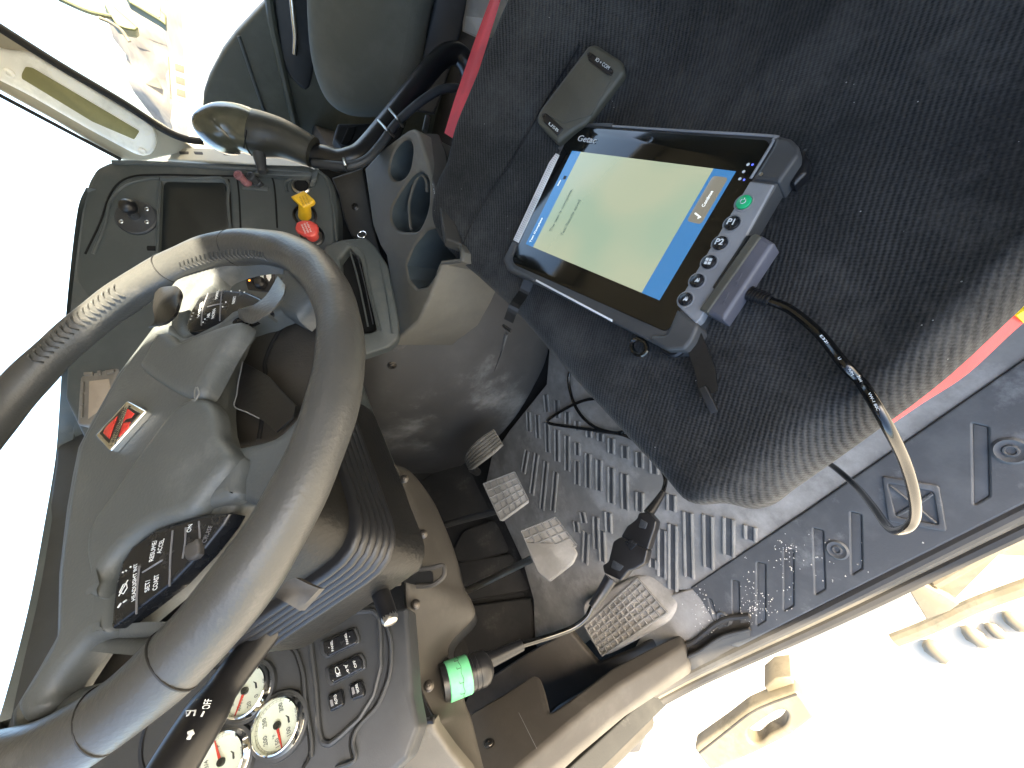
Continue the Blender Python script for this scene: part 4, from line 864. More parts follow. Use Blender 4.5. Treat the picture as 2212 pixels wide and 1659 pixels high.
# rocker switches
def switch(pts, deep, labs, marks=()):
    s_ = B().plate(CL, rr(Z('b3', *pts), 4), .006, .002, h=.006, nb=3).obj('rocker_switch', 'gloss', da)
    B().plate(CL, rr(Z('b3', *[((p[0] - sum(q[0] for q in pts) / len(pts)) * deep + sum(q[0] for q in pts) / len(pts), (p[1] - sum(q[1] for q in pts) / len(pts)) * deep + sum(q[1] for q in pts) / len(pts)) for p in pts]), 6), .004, .0015, h=.002).obj('switch_bezel', 'dash2', s_)
    for t, a, c, hh in labs: ptext(t, CL, Z('b3', a), Z('b3', c), hh, 'ink', s_, h=.0063)
    for L in marks:
        B().tube([CL.at(Z('b3', q), .0066) for q in L], .00035, 6, res=3 if len(L) > 2 else 1).obj('symbol', 'ink', s_)
switch([(745, 560), (985, 455), (1015, 530), (1010, 570), (785, 675), (755, 640)], 1.18, [('PANEL', (828, 630), (815, 550), .0042), ('PANEL', (945, 575), (925, 492), .0042)], [[(793, 600), (797, 606)], [(957, 512), (961, 519)]])
switch([(785, 770), (1025, 660), (1055, 700), (1060, 770), (825, 890), (800, 860)], 1.18, [('OFF', (1010, 760), (995, 705), .0045)], [[(845, 765), (860, 757), (880, 790), (870, 810), (850, 800), (845, 765)], [(850, 812), (885, 800)], [(853, 822), (888, 810)], [(857, 832), (892, 820)], [(925, 745), (938, 750), (930, 765), (925, 745)], [(935, 780), (948, 775), (945, 795), (935, 780)], [(912, 742), (920, 746)], [(945, 740), (940, 748)], [(950, 800), (958, 806)], [(826, 860), (829, 864)]])
switch([(785, 985), (890, 940), (905, 1010), (905, 1060), (805, 1110), (792, 1060)], 1.12, [('AUTO', (858, 1050), (845, 975), .0048)])
switch([(955, 905), (1045, 865), (1075, 950), (1070, 985), (975, 1020), (962, 970)], 1.12, [('WORK', (1030, 960), (1012, 890), .0048)])
for q in ([(800, 1020), (822, 1012), (832, 1060), (812, 1072)], [(970, 920), (990, 912), (1002, 965), (982, 978)]): B().plate(CL, Z('b3', *q), .001, .0003, h=.0066).obj('switch_lens', 'inkg', da)
# knee panel: the long brown strip below the cluster
kn = thing('knee_panel', (.2, .68, -.35), 'long curved brown plastic knee panel with four screws under the dashboard', 'knee panel')
Lp = [('b1', (935, 320), .745), ('b1', (1010, 330), .755), ('b1', (1100, 560), .74), ('b1', (1160, 830), .72), ('b1', (1140, 950), .70), ('b1', (1130, 1100), .68), ('b1', (1090, 1180), .66), ('b1', (1110, 1500), .64), ('b3', (1460, 700), .62), ('b3', (1500, 900), .61), ('b3', (1590, 1100), .60), ('b3', (1640, 1190), .59), ('b3', (1640, 1260), .585), ('b3', (1800, 1470), .58), ('b3', (1960, 1680), .57)]
Rp = [('b1', (940, 322), .75), ('b1', (1120, 370), .79), ('b1', (1290, 580), .80), ('b1', (1400, 820), .78), ('b1', (1465, 1000), .76), ('b1', (1510, 1190), .74), ('b1', (1580, 1330), .73), ('b1', (1590, 1440), .72), ('b3', (1760, 560), .70), ('b3', (1745, 690), .69), ('b3', (1830, 900), .67), ('b3', (1880, 1060), .66), ('b3', (1925, 1180), .65), ('b3', (1980, 1400), .64), ('b3', (2050, 1680), .63)]
Lq = [dp(Z(k, q), d) for k, q, d in Lp]; Rq = [dp(Z(k, q), d) for k, q, d in Rp]
Mq = [a.lerp(c, .5) * .985 for a, c in zip(Lq, Rq)]; Ma = [a.lerp(c, .15) * .985 for a, c in zip(Lq, Rq)]; Mb = [a.lerp(c, .85) * .99 for a, c in zip(Lq, Rq)]
B().grid([[a * 1.08 for a in Lq], Lq, Ma, Mq, Mb, Rq, [a * 1.06 for a in Rq]], 4, 6).obj('strip', 'trim', kn)
# its ledge below, the dark slot and the rounded bulge
hole_p = Pl((-.1, -.75, .6), dp(Z('b1', (1200, 1150)), .655))
B().plate(hole_p, sm(Z('b1', (1050, 1110), (1150, 1095), (1280, 1100), (1300, 1140), (1290, 1200), (1200, 1208), (1100, 1185), (1050, 1170)), 3), .002, .0005).obj('lever_slot', 'hole', kn)
line(hole_p, Z('b1', (1190, 1090), (1290, 1080), (1370, 1060), (1385, 1100), (1370, 1150), (1290, 1205), (1180, 1212)), .004, 'trim', 'slot_rim', h=.002, par=kn)
for k, q, dd in (('b1', (1090, 435), .752), ('b1', (1228, 835), .735), ('b1', (1172, 1345), .655), ('b3', (1585, 905), .615)):
    screwhead(dp(Z(k, q), dd * .975), -ray(*Z(k, q)), .0058, kn)
# inner dark lining under the strip
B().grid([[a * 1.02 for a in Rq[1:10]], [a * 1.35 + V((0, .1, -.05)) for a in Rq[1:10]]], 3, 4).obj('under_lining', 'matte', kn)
# cream end trim at the bottom left
et = thing('dash_end_trim', dp((790, 1640), .6), 'pale cream plastic trim at the door end of the dashboard', 'trim')
EP = Pl((-.25, -.6, .7), dp(Z('b3', (1300, 1450)), .56))
B().plate(EP, Z('b3', (850, 1556), (1000, 1500), (1300, 1340), (1560, 1200), (1620, 1195), (1640, 1260), (1760, 1430), (1900, 1600), (2000, 1800), (700, 1800), (700, 1620)), .02, .006).obj('panel', 'console', et)
B().tube([EP.at(Z('b3', q), .002) for q in ((650, 1640), (850, 1545), (1000, 1490), (1300, 1325), (1560, 1190), (1625, 1180))], .004, 10).obj('edge_bead', 'black', et)
# display unit on top of the dash
du = thing('display_unit', CL.at((205, 850), .05), 'beige handheld display unit with blank screen and small buttons on the dash top', 'display unit')
DU = Pl((-.35, -.8, .43), WG.at((215, 860), .012))
B().plate(DU, rr(Z('c4', (190, 325), (640, 275), (680, 310), (540, 640), (330, 990), (180, 980), (150, 960)), 8), .03, .005).obj('case', 'beige', du)
s_ = B().plate(DU, Z('c4', (305, 455), (535, 425), (560, 560), (420, 800), (292, 900)), .003, .0005, h=.0015).obj('screen', 'lcd', du)
for q in ([(235, 345), (345, 340), (345, 385), (235, 385)], [(395, 330), (440, 325), (440, 380), (395, 382)], [(490, 325), (600, 310), (600, 345), (500, 372)], [(205, 455), (235, 455), (232, 580), (203, 582)], [(200, 600), (232, 600), (228, 730), (196, 730)], [(193, 750), (225, 750), (220, 880), (188, 880)]):
    B().plate(DU, rr(Z('c4', *q), 1.5), .003, .001, h=.003).obj('button', 'beige', du)
# ================================================================== GEAR SHIFTER
gs = thing('gear_shifter', (.75, .15, -.3), 'bent black gear lever with glossy cylindrical grip head and clipped air hoses', 'gear lever')
def sh(k, q, d): return dp(Z(k, q), d)
head0, head1 = sh('1', (1960, 990), .79), sh('1', (1500, 790), .76)
HP = [sh('1', q, d) for q, d in (((2030, 990), .79), ((1830, 900), .78), ((1640, 862), .77))]
grip = B().tube(HP, lambda t: .0285 + .012 * min(1, t * 1.15), 32, res=6).obj('grip', 'grip', gs)
kb = B().tube([sh('1', q, d) for q, d in (((1655, 868), .77), ((1570, 838), .765), ((1490, 830), .76), ((1435, 850), .757), ((1400, 885), .754), ((1365, 935), .75))], lambda t: (.0405 + .003 * t) * (math.sqrt(max(0.02, 1 - max(0, (t - .72) / .285) ** 2))), 28, res=6).obj('knob', 'knob', gs)
B().tube([sh('1', q, .735) for q in ((1612, 740), (1600, 830), (1590, 900), (1580, 960))], .0009, 6).obj('knob_seam', 'hole', gs)
B().tube([sh('1', (1680, 1010), .735), sh('1', (1690, 1060), .73), sh('1', (1702, 1118), .73)], lambda t: .011 - .004 * t, 16, res=4).obj('splitter_switch', 'dash2', gs)
LV = [sh('1', q, .80) for q in ((2030, 1010), (2120, 1020), (2200, 1042))] + [sh('2', q, d) for q, d in (((60, 1030), .80), ((150, 980), .81), ((300, 800), .83), ((440, 620), .85), ((560, 470), .87), ((640, 385), .88), ((710, 345), .89), ((770, 360), .90), ((820, 430), .91), ((850, 560), .95))]
B().tube(LV, .0215, 20).obj('lever', 'black', gs)
HS = [sh('1', q, .785) for q in ((2030, 1060), (2200, 1075))] + [sh('2', q, d) for q, d in (((60, 1075), .785), ((170, 1030), .79), ((260, 930), .80), ((340, 820), .81), ((430, 730), .82), ((540, 640), .83), ((640, 585), .84), ((730, 570), .85), ((800, 590), .87), ((900, 640), .92))]
B().tube(HS, .0085, 14).obj('air_hose', 'dash2', gs)
for k, c, a, e_ in (('2', (22, 1060), (10, 1010), (35, 1105)), ('2', (290, 835), (245, 785), (340, 885)), ('2', (360, 765), (315, 712), (398, 820))):
    p, q, r = sh(k, c, .775), sh(k, a, .80), sh(k, e_, .795); B().tube([q + (q - r) * .05, p.lerp(q, .6) * .985, p * .975, p.lerp(r, .6) * .985, r], .0025, 8).obj('clip', 'steel', gs)
# ================================================================== DRIVER SEAT
se = thing('truck_seat', (.32, -.05, -.6), 'black ribbed fabric driver seat cushion with worn dusty pile', 'seat')
# cushion surface sampled in cab coordinates: rows run front to back, columns left to right
tn_, tp_ = TB.n, TB.p
def seatz(x, y):
    z = tp_.z - .026 - (tn_.x * (x - tp_.x) + tn_.y * (y - tp_.y)) / tn_.z
    z += .50 * max(0, x - .50) + .02 * math.exp(-((x - .03) / .05) ** 2)
    z += .13 * max(0, x - .50) * min(1.5, max(0, (.2 - y) / .27))
    return z + .002 * math.sin(9 * x + 3) * math.cos(8 * y)
XS = [.038, .058, .10, .20, .32, .44, .54, .63, .68, .708]
YF = [.216, .240, .250, .260, .270, .277, .282, .275, .248, .205]
DD = [0, .022, .07, .14, .23, .35, .48, .62, .80, 1.05]
rows = []
for i, d_ in enumerate(DD):
    r = []; w_ = max(0, 1 - d_ / .26)
    for x, yf in zip(XS, YF):
        x = x + (.16 * min(.10, max(0, .05 - (.27 - d_))) if x < .2 else 0)
        if x > .6: x += .03 * min(.3, max(0, .05 - (.27 - d_) + .15)) * (x - .6) / .108
        yy = yf * w_ + .27 * (1 - w_) - d_
        z = seatz(x, yy) - (.014 if i == 0 else 0) - (.010 if x in (XS[0], XS[-1]) else 0)
        r.append(V((x, yy, z)))
    def side(p, dx, dz, dy=0): return p + V((dx, dy, dz))
    dyy = .012 if i == 0 else 0
    yb = -.03 * max(0, 1 - d_ / .1)
    r = [side(r[0], .05, -.115, yb * 2), side(r[0], .002, -.088, yb * 1.6), side(r[0], -.022, -.058, yb * 1.1), side(r[0], -.018, -.022, yb * .4)] + r + [side(r[-1], .012, -.022), side(r[-1], .016, -.06), side(r[-1], 0, -.115), side(r[-1], -.03, -.17)]
    rows.append(r)
f0 = rows[0]
def fr_(dy, dz, k):
    out = []
    for p in f0:
        c = V((.32, p.y, p.z)); q = p + V((0, dy, dz)); q.x = .32 + (p.x - .32) * k; q.z = min(p.z, f0[8].z + dz + (p.z - f0[8].z) * .5); out.append(q)
    return out
rows = [fr_(-.04, -.19, .94), fr_(-.008, -.13, .97), fr_(.014, -.07, .99), fr_(.014, -.028, 1.0)] + rows
cu = B().grid(rows, 5, 5, thick=0).obj('cushion', 'fabric', se, ang=80)
# seams
def seam3(P, m='matte', r=.0012): return B().tube(P, r, 6, res=4).obj('seam', m, se)
def onseat(px, h=.0):
    r = ray(*px); t = .3
    for _ in range(12):
        q = r * t; t *= seatz(q.x, q.y) / q.z if q.z else 1
    return r * t + V((0, 0, h))
seam3([onseat(q, .0005) for q in Z('2', (790, 1580), (850, 1440), (960, 1270), (1100, 1060), (1230, 830), (1300, 700), (1420, 500), (1500, 370), (1550, 290))])
# backrest foot behind the camera side
b = B(); 
B().grid([[V((.03, -.42, -.50)), V((.32, -.46, -.53)), V((.62, -.42, -.49))], [V((.02, -.52, -.40)), V((.32, -.56, -.42)), V((.63, -.52, -.40))], [V((.02, -.60, -.1)), V((.32, -.64, -.1)), V((.63, -.60, -.1))], [V((.04, -.68, .3)), V((.32, -.72, .3)), V((.61, -.68, .3))]], 5, 5, .06, (0, .9, .2)).obj('backrest', 'fabric', se)
B().box(V((.32, -.15, -.74)), (.42, .55, .20), bev=.02).obj('base', 'matte', se)
# red seat trim: strap and pad edge low on both sides
rs = [dp(Z('6', (1350, 1090)), .42), dp(Z('6', (1500, 970)), .40), dp(Z('6', (1800, 710)), .385), dp(Z('6', (2212, 380)), .375), dp(Z('6', (2500, 130)), .37)]
def ribbon(P, wd, dirv, m, nm, par, th=.002):
    b = B(); P = cr3(P, 5); n = len(P)
    for i, p in enumerate(P):
        k = wd(i / (n - 1)) if callable(wd) else wd; d = V(dirv).normalized() * k / 2; nn = d.cross((P[min(i + 1, n - 1)] - P[max(0, i - 1)])).normalized() * th / 2
        b.v += [p - d - nn, p + d - nn, p + d + nn, p - d + nn]
    for i in range(n - 1):
        for j in range(4): b.f.append((i * 4 + j, i * 4 + (j + 1) % 4, (i + 1) * 4 + (j + 1) % 4, (i + 1) * 4 + j))
    b.f += [(0, 1, 2, 3), tuple((n - 1) * 4 + j for j in (3, 2, 1, 0))]; return b.obj(nm, m, par, smooth=False)
RED = [dp(Z('6', (1340, 1105)), .42), dp(Z('6', (2212, 440)), .40), dp(Z('6', (2700, 60)), .39)]
b = B(); top_ = [dp(Z('6', q), .37) for q in ((1345, 1070), (1480, 925), (1780, 640), (2140, 340), (2480, 80))]; bot_ = [dp(Z('6', q), .38) for q in ((1362, 1085), (1560, 950), (1850, 760), (2212, 430), (2560, 190))]
b.grid([top_, bot_], 2, 5, thick=.01, nrm=(-1, 0, .3)).obj('red_side_trim', 'redw', se)
b = B(); b.grid([[dp(q, .368) for q in Z('6', (2165, 385), (2260, 320), (2500, 120))], [dp(q, .378) for q in Z('6', (2212, 435), (2320, 380), (2560, 200))]], 2, 4, thick=.012, nrm=(-1, 0, .3)).obj('yellow_tag', 'yelp', se)
b = B(); b.grid([[dp(Z('2', q), .78) for q in ((668, 862), (735, 640), (790, 480), (858, 280), (955, 20), (1060, -250))], [dp(Z('2', q), .74) for q in ((730, 900), (800, 640), (860, 450), (920, 260), (1000, 0), (1090, -300))]], 2, 5, thick=.012, nrm=(1, 0, .3)).obj('red_side_trim', 'redw', se)
# black loose strap near the tablet, d-ring
# ================================================================== PASSENGER SIDE
psd = thing('truck_seat', (1.45, .1, -.6), 'olive grey fabric passenger seat cushion beyond the gear lever', 'seat')
PP = Pl((-.93, .1, .3), ax((800, 150), x=1.22))
B().plate(PP, sm([(660, -260), (655, -100), (657, 40), (668, 140), (695, 215), (735, 252), (790, 263), (850, 255), (890, 215), (915, 120), (935, 20), (980, -120), (1000, -260)], 4), .42, .045, nb=6).obj('cushion', 'pseat', psd)
B().plate(Pl((-1, 0, .1), ax((930, 100), x=1.25)), [(880, 240), (935, 20), (960, -150), (1040, -150), (1000, 60), (960, 200), (940, 250)], .35, .01).obj('pedestal', 'dash2', psd)
B().plate(Pl((-.9, -.3, .2), ax((760, 300), x=1.3)), rr([(730, 268), (775, 268), (880, 262), (860, 310), (800, 345), (745, 330), (722, 300)], 4), .2, .008).obj('lower_frame', 'matte', psd)
B().plate(Pl((-.9, -.3, .2), ax((760, 300), x=1.29)), rr([(752, 275), (772, 272), (760, 305), (748, 315), (735, 312)], 3), .01, .003, h=.004).obj('frame_slot', 'hole', psd)
pdr = thing('passenger_door', (2.0, .2, -.5), 'dark green grey passenger door inner panel with chrome pull handle', 'door')
DP_ = Pl((-1, 0, .06), (2.0, .2, -.2))
B().plate(DP_, [(437, 238), (440, 200), (452, 165), (480, 110), (510, 70), (545, 32), (580, -5), (640, -60), (800, -260), (1100, -260), (1100, 420), (600, 420), (520, 330), (470, 330), (436, 260)], .06, .012, nb=4).obj('panel', 'door', pdr)
line(DP_, [(516, 78), (540, 150), (578, 265), (590, 330)], .006, 'dash', 'panel_seam', h=.004, par=pdr)
line(DP_, [(578, -30), (590, 60), (612, 160), (640, 280)], .014, 'door', 'armrest_edge', h=.01, par=pdr)
B().plate(DP_, sm([(592, -60), (600, 60), (614, 140), (640, 180), (668, 190), (680, 100), (660, -60)], 3), .02, .01, h=.012).obj('handle_recess', 'dash2', pdr)
B().tube([DP_.at(q, .03) for q in ((628, -20), (634, 40), (638, 80), (637, 118))], .010, 12).obj('pull_handle', 'chrome', pdr)
# right side body wall below the window and the pillar with its handle
pil = [V((1.98, 1.02, -.10)), V((1.97, .66, .12)), V((1.96, .50, .45)), V((1.95, .40, .68))]
def strip(nm, pts_in, m, th, pl_, par=None, h=0): return B().plate(pl_, pts_in, th, .01, h=h).obj(nm, m, par)
PPL = Pl((-1, -.25, .0), (1.97, .62, .12))
struct(strip('right_front_pillar', [(-60, 160), (0, 196), (120, 262), (258, 345), (300, 352), (420, 322), (350, 268), (200, 180), (0, 62), (-60, 30)], 'cream', .05, PPL))
struct(B().tube([PPL.at(q, .01) for q in ((-60, 22), (0, 60), (130, 142), (270, 225), (350, 278), (400, 300), (440, 306))], .012, 10).obj('right_window_seal', 'matte'))
struct(B().tube([PPL.at(q, .01) for q in ((-60, 175), (0, 206), (130, 275), (262, 345))], .006, 8).obj('windshield_seal', 'matte'))
gh = thing('grab_handle', PPL.at((170, 220)), 'long white grab handle with olive grip slot on the far windshield pillar', 'grab handle')
GP = PPL.off(.012)
B().plate(GP, rr([(-30, 95), (20, 108), (60, 108), (200, 190), (330, 268), (342, 300), (330, 335), (300, 338), (200, 285), (60, 205), (-30, 160)], 24), .03, .012).obj('handle_body', 'white', gh)
B().plate(GP, rr(Z('1', (140, 480), (165, 432), (210, 440), (905, 850), (870, 905), (600, 790), (140, 510)), 4), .004, .002, h=.003).obj('grip_slot', mat('olive_grip', (.20, .19, .08), .5), gh)
for q in ((20, 158), (307, 328)): B().lathe(GP.at(q, .0), GP.n, [(.012, 0), (.011, .003), (.006, .004), (.005, .002)], 20).obj('screw_cap', 'white', gh)
# passenger side of the dash
pd_ = thing('passenger_dash', (1.6, .6, -.2), 'pale cream passenger side dash top with slotted vents', 'dashboard')
DT = Pl((-.2, -.6, .75), ax((500, 332), x=1.75))
B().plate(DT, rr([(365, 342), (372, 322), (400, 318), (440, 318), (540, 326), (640, 338), (720, 360), (700, 372), (500, 352), (360, 346)], 3), .05, .006).obj('top_panel', 'cream', pd_)
for q in (Z('b2', (930, 85), (1000, 85), (1000, 105), (935, 105)), Z('b2', (1035, 85), (1100, 88), (1105, 108), (1045, 105)), Z('b2', (1250, 92), (1340, 98), (1350, 115), (1255, 110))): B().plate(DT, rr(q, 1), .003, .0005, h=.001).obj('vent_slot', 'trim', pd_)
B().plate(Pl((-.2, -.9, .3), ax((500, 380), x=1.7)), [(360, 346), (700, 372), (720, 420), (400, 420)], .05, .006, h=-.02).obj('front_panel', 'dash', pd_)
# glass
wsh = struct(B().add([V((-.1, 1.35, -.02)), V((2.0, 1.35, -.02)), V((1.96, .56, .67)), V((-.08, .56, .67))], [(0, 1, 2, 3)]).obj('windshield_glass', 'glass', smooth=False))
struct(B().add([V((2.03, .95, -.1)), V((2.03, -.9, -.25)), V((2.0, -.9, .66)), V((2.0, .5, .66))], [(0, 1, 2, 3)]).obj('passenger_window_glass', 'glass', smooth=False))
# mirror outside the passenger window
mr = thing('side_mirror', ray(300, 20) * 2.1, 'olive framed outside mirror on a bracket beyond the passenger window', 'mirror')
MP = Pl((-.7, -.6, 0), ray(*Z('1', (900, 60))) * 1.75)
B().plate(MP, rr(Z('1', (800, -60), (840, 20), (1040, 140), (1080, 170), (1080, 100), (1040, 60), (1030, -60)), 4), .04, .006).obj('mirror_frame', 'grn', mr)
B().plate(MP, Z('1', (840, -60), (860, 15), (1035, 115), (1035, -60)), .003, .0005, h=.002).obj('mirror_face', 'steel', mr)
B().plate(MP, rr(Z('1', (670, 20), (740, 40), (900, 180), (880, 200), (820, 190), (760, 170), (715, 110)), 3), .05, .006).obj('mirror_bracket', 'grn', mr)
B().tube([MP.at(q) for q in Z('1', (380, -10), (560, 70), (720, 110))], .010, 10).obj('mirror_arm', 'grn', mr)
B().tube([MP.at(q) for q in Z('1', (640, 115), (720, 150), (790, 200), (840, 270))], .007, 10).obj('mirror_stay', 'tan', mr)
# things between the seats
bx = thing('white_carton', ax((1000, 40), z=-.7), 'white carton standing on the cab floor between the seats', 'carton')
CB = Pl((-.5, .3, .8), ax((1010, 50), z=-.62))
B().plate(CB, [(1003, -80), (998, 68), (1035, 85), (1075, -20), (1085, -80)], .2, .003).obj('box', 'card', bx)
B().plate(CB, [(1006, 35), (1003, 66), (1038, 80), (1052, 40)], .001, .0002, h=.001).obj('tape_strip', 'white', bx)
rd = thing('steel_rod', ax((920, 270), z=-.6), 'thin steel rod standing behind the cup holder console', 'rod')
B().tube([ax(Z('2', (560, 755)), x=1.0), ax(Z('2', (540, 850)), x=.98)], .006, 10, res=1).obj('rod_bar', 'steel', rd)
# ================================================================== PEDALS
TP = lambda p, d: dp(p, d)
ac = thing('accelerator_pedal', dp((1040, 970), 1.2), 'small curved ribbed accelerator pedal, the one farthest from the door', 'pedal')
ar = [[dp(Z('5', q), d) for q, d in r] for r in ([((985, 1122), 1.22), ((1042, 1222), 1.24)], [((920, 1165), 1.20), ((985, 1275), 1.22)], [((860, 1215), 1.20), ((920, 1325), 1.22)], [((815, 1270), 1.22), ((860, 1370), 1.24)], [((800, 1320), 1.27), ((830, 1385), 1.28)])]
B().grid(ar, 5, 3, .012, (-.1, -.6, .8)).obj('pad', 'mat', ac)
for i in range(6):
    t = (i + .5) / 6; B().tube([r[0].lerp(r[1], t) * .992 for r in ar], .0032, 8).obj('pad_rib', 'console', ac)
B().tube([dp(Z('5', (840, 1370)), 1.28), dp(Z('5', (880, 1400)), 1.36)], .014, 10, res=1).obj('arm', 'matte', ac)
def pad(t, k, pts, d, n_, gk, nu, nv, wm, hide=None):
    pl_ = Pl(n_, dp(Z(k, gk), d)); B().plate(pl_, rr(Z(k, *pts), 5), .016, .003).obj('pad', wm, t)
    c = [pl_.at(Z(k, q), .0015) for q in (pts[0], pts[1], pts[2], pts[3])]
    b = B()
    for i in range(nu + 1):
        u = i / nu
        a, e = c[0].lerp(c[1], u), c[3].lerp(c[2], u)
        if hide: e = a.lerp(e, hide(u))
        b.tube([a, e], .0021, 6, res=1)
    for i in range(nv + 1):
        u = i / nv; a, e = c[0].lerp(c[3], u), c[1].lerp(c[2], u)
        if hide and u > .45: continue
        b.tube([a, e], .0021, 6, res=1)
    b.obj('waffle_grid', 'matl', t)
    return pl_
bk_ = thing('brake_pedal', dp((1092, 1068), 1.0), 'square brake pedal with full waffle grid in the middle', 'pedal')
pl1 = pad(bk_, 'b1', [(1665, 470), (1890, 385), (1990, 590), (1790, 735)], 1.0, (.05, -.75, .66), (1830, 560), 5, 5, 'mat')
B().tube([dp(Z('b1', (1780, 660)), 1.03), dp(Z('b1', (1560, 720)), 1.08), dp(Z('b1', (1380, 770)), 1.1)], .009, 10).obj('arm', 'matte', bk_)
cl_ = thing('clutch_pedal', dp((1185, 1180), .95), 'clutch pedal with worn muddy lower half of its rubber pad', 'pedal')
pl2 = pad(cl_, '8', [(1165, 125), (1385, 35), (1525, 215), (1260, 330)], .95, (.05, -.75, .66), (1340, 230), 5, 4, 'mat')
B().plate(pl2, rr(Z('8', (1185, 190), (1400, 200), (1470, 160), (1530, 260), (1500, 330), (1345, 450), (1270, 390)), 6), .014, .004, h=.0035).obj('worn_rubber', 'mat', cl_)
B().tube([dp(Z('8', (1240, 300)), .97), dp(Z('8', (1100, 370)), 1.0), dp(Z('8', (940, 450)), 1.03), dp(Z('8', (790, 520)), 1.05)], .0085, 10).obj('arm', 'steel', cl_)
# ================================================================== TABLET
ta = thing('tablet', TB.p, 'rugged grey tablet with lit pale green screen lying on the driver seat', 'tablet')
T0 = TB.off(0)
BODY = [(1234, 268), (1330, 268), (1690, 293), (1712, 303), (1714, 330), (1680, 395), (1510, 690), (1480, 738), (1440, 750), (1400, 735), (1095, 580), (1090, 560), (1108, 515), (1200, 325), (1215, 285)]
B().plate(T0, rr(BODY, 10), .024, .003).obj('body', 'tbody', ta)
B().plate(T0, rr([(1235, 278), (1250, 274), (1655, 302), (1663, 312), (1648, 345), (1450, 708), (1436, 716), (1112, 572), (1106, 560), (1210, 330)], 8), .004, .0008, h=.0012).obj('glass_front', 'tglass', ta)
sc0 = [Z('c3', q) for q in ((305, 393), (-55, 1130), (1000, 1582), (1605, 562))]
A0, A1, A2, A3 = (1237, 327), (1137, 528), (1426, 650), (1591, 372)
def lp(a, b_, t): return (a[0] + (b_[0] - a[0]) * t, a[1] + (b_[1] - a[1]) * t)
Q = [T0.at(q) for q in (A0, A3, A2, A1)]
def tq(s_, t, h=.0): return Q[0].lerp(Q[1], s_).lerp(Q[3].lerp(Q[2], s_), t) + T0.n * (.0012 + h)
def quad(s0, s1, t0, t1, m, nm, h, par, r=0):
    P = [tq(s0, t0, h), tq(s1, t0, h), tq(s1, t1, h), tq(s0, t1, h)]
    if r:
        u = [(T0.uv(p)) for p in P]; return B().plate(T0.off(0.0012 + h), rr(u, r), .0006, .0002, inpx=False).obj(nm, m, par)
    return B().add(P, [(0, 1, 2, 3)]).obj(nm, m, par, smooth=False)
dsp = quad(.075, .90, 0, 1, 'screen', 'display', .0003, ta)
quad(0, .075, 0, 1, 'sblue', 'title_bar', .0003, dsp); quad(.90, 1, 0, 1, 'sblue', 'button_bar', .0003, dsp)
quad(.915, .985, .05, .40, 'sgrey', 'continue_button', .0006, dsp, .004)
quad(.040, .062, .25, .285, 'inkd', 'menu_icon', .0006, dsp)
rd_ = (Q[0] - Q[3]).normalized()
def stext(s_, s0, t0, t1, size, m):
    a, c = tq(s0, t1, .001), tq(s0, t0, .001); text(s_, (a + c) / 2, c - a, T0.n, size, m, dsp, width=(c - a).length, bold=.0001)
stext('The test is complete.', .155, .36, .80, .0075, 'sblk'); stext('Test Results saved', .255, .44, .80, .0072, 'sblk')
stext('Test Complete', .035, .70, .97, .005, 'swht'); stext('Status', .03, .30, .36, .004, 'swht'); stext('Continue', .952, .16, .28, .005, 'swht')
b = B(); b.tube([tq(.958, .365, .0012), tq(.968, .355, .0012), tq(.935, .335, .0012)], .0009, 6, res=1).obj('check_mark', 'swht', dsp)
a, c = T0.at(Z('c3', (355, 292)), .0016), T0.at(Z('c3', (500, 312)), .0016); text('Getac', (a + c) / 2, c - a, T0.n, .012, 'ink', ta, width=(c - a).length, bold=.0002)
B().lathe(T0.at(Z('c3', (925, 305)), .0014), T0.n, [(.0042, 0), (.0042, .0003), (.0028, .0003), (.002, .0001)], 20).obj('camera_lens', 'gloss', ta)
for q in ((1735, 500), (1668, 620)): B().lathe(T0.at(Z('c3', q), .0014), T0.n, [(.0011, 0), (.0009, .0003)], 12).obj('status_light', 'led', ta)
for q in ((1700, 498), (1665, 555), (1635, 612)): B().lathe(T0.at(Z('c3', q), .0014), T0.n, [(.0016, 0), (.0015, .0001), (.0008, .0001)], 12).obj('status_icon', 'ink', ta)
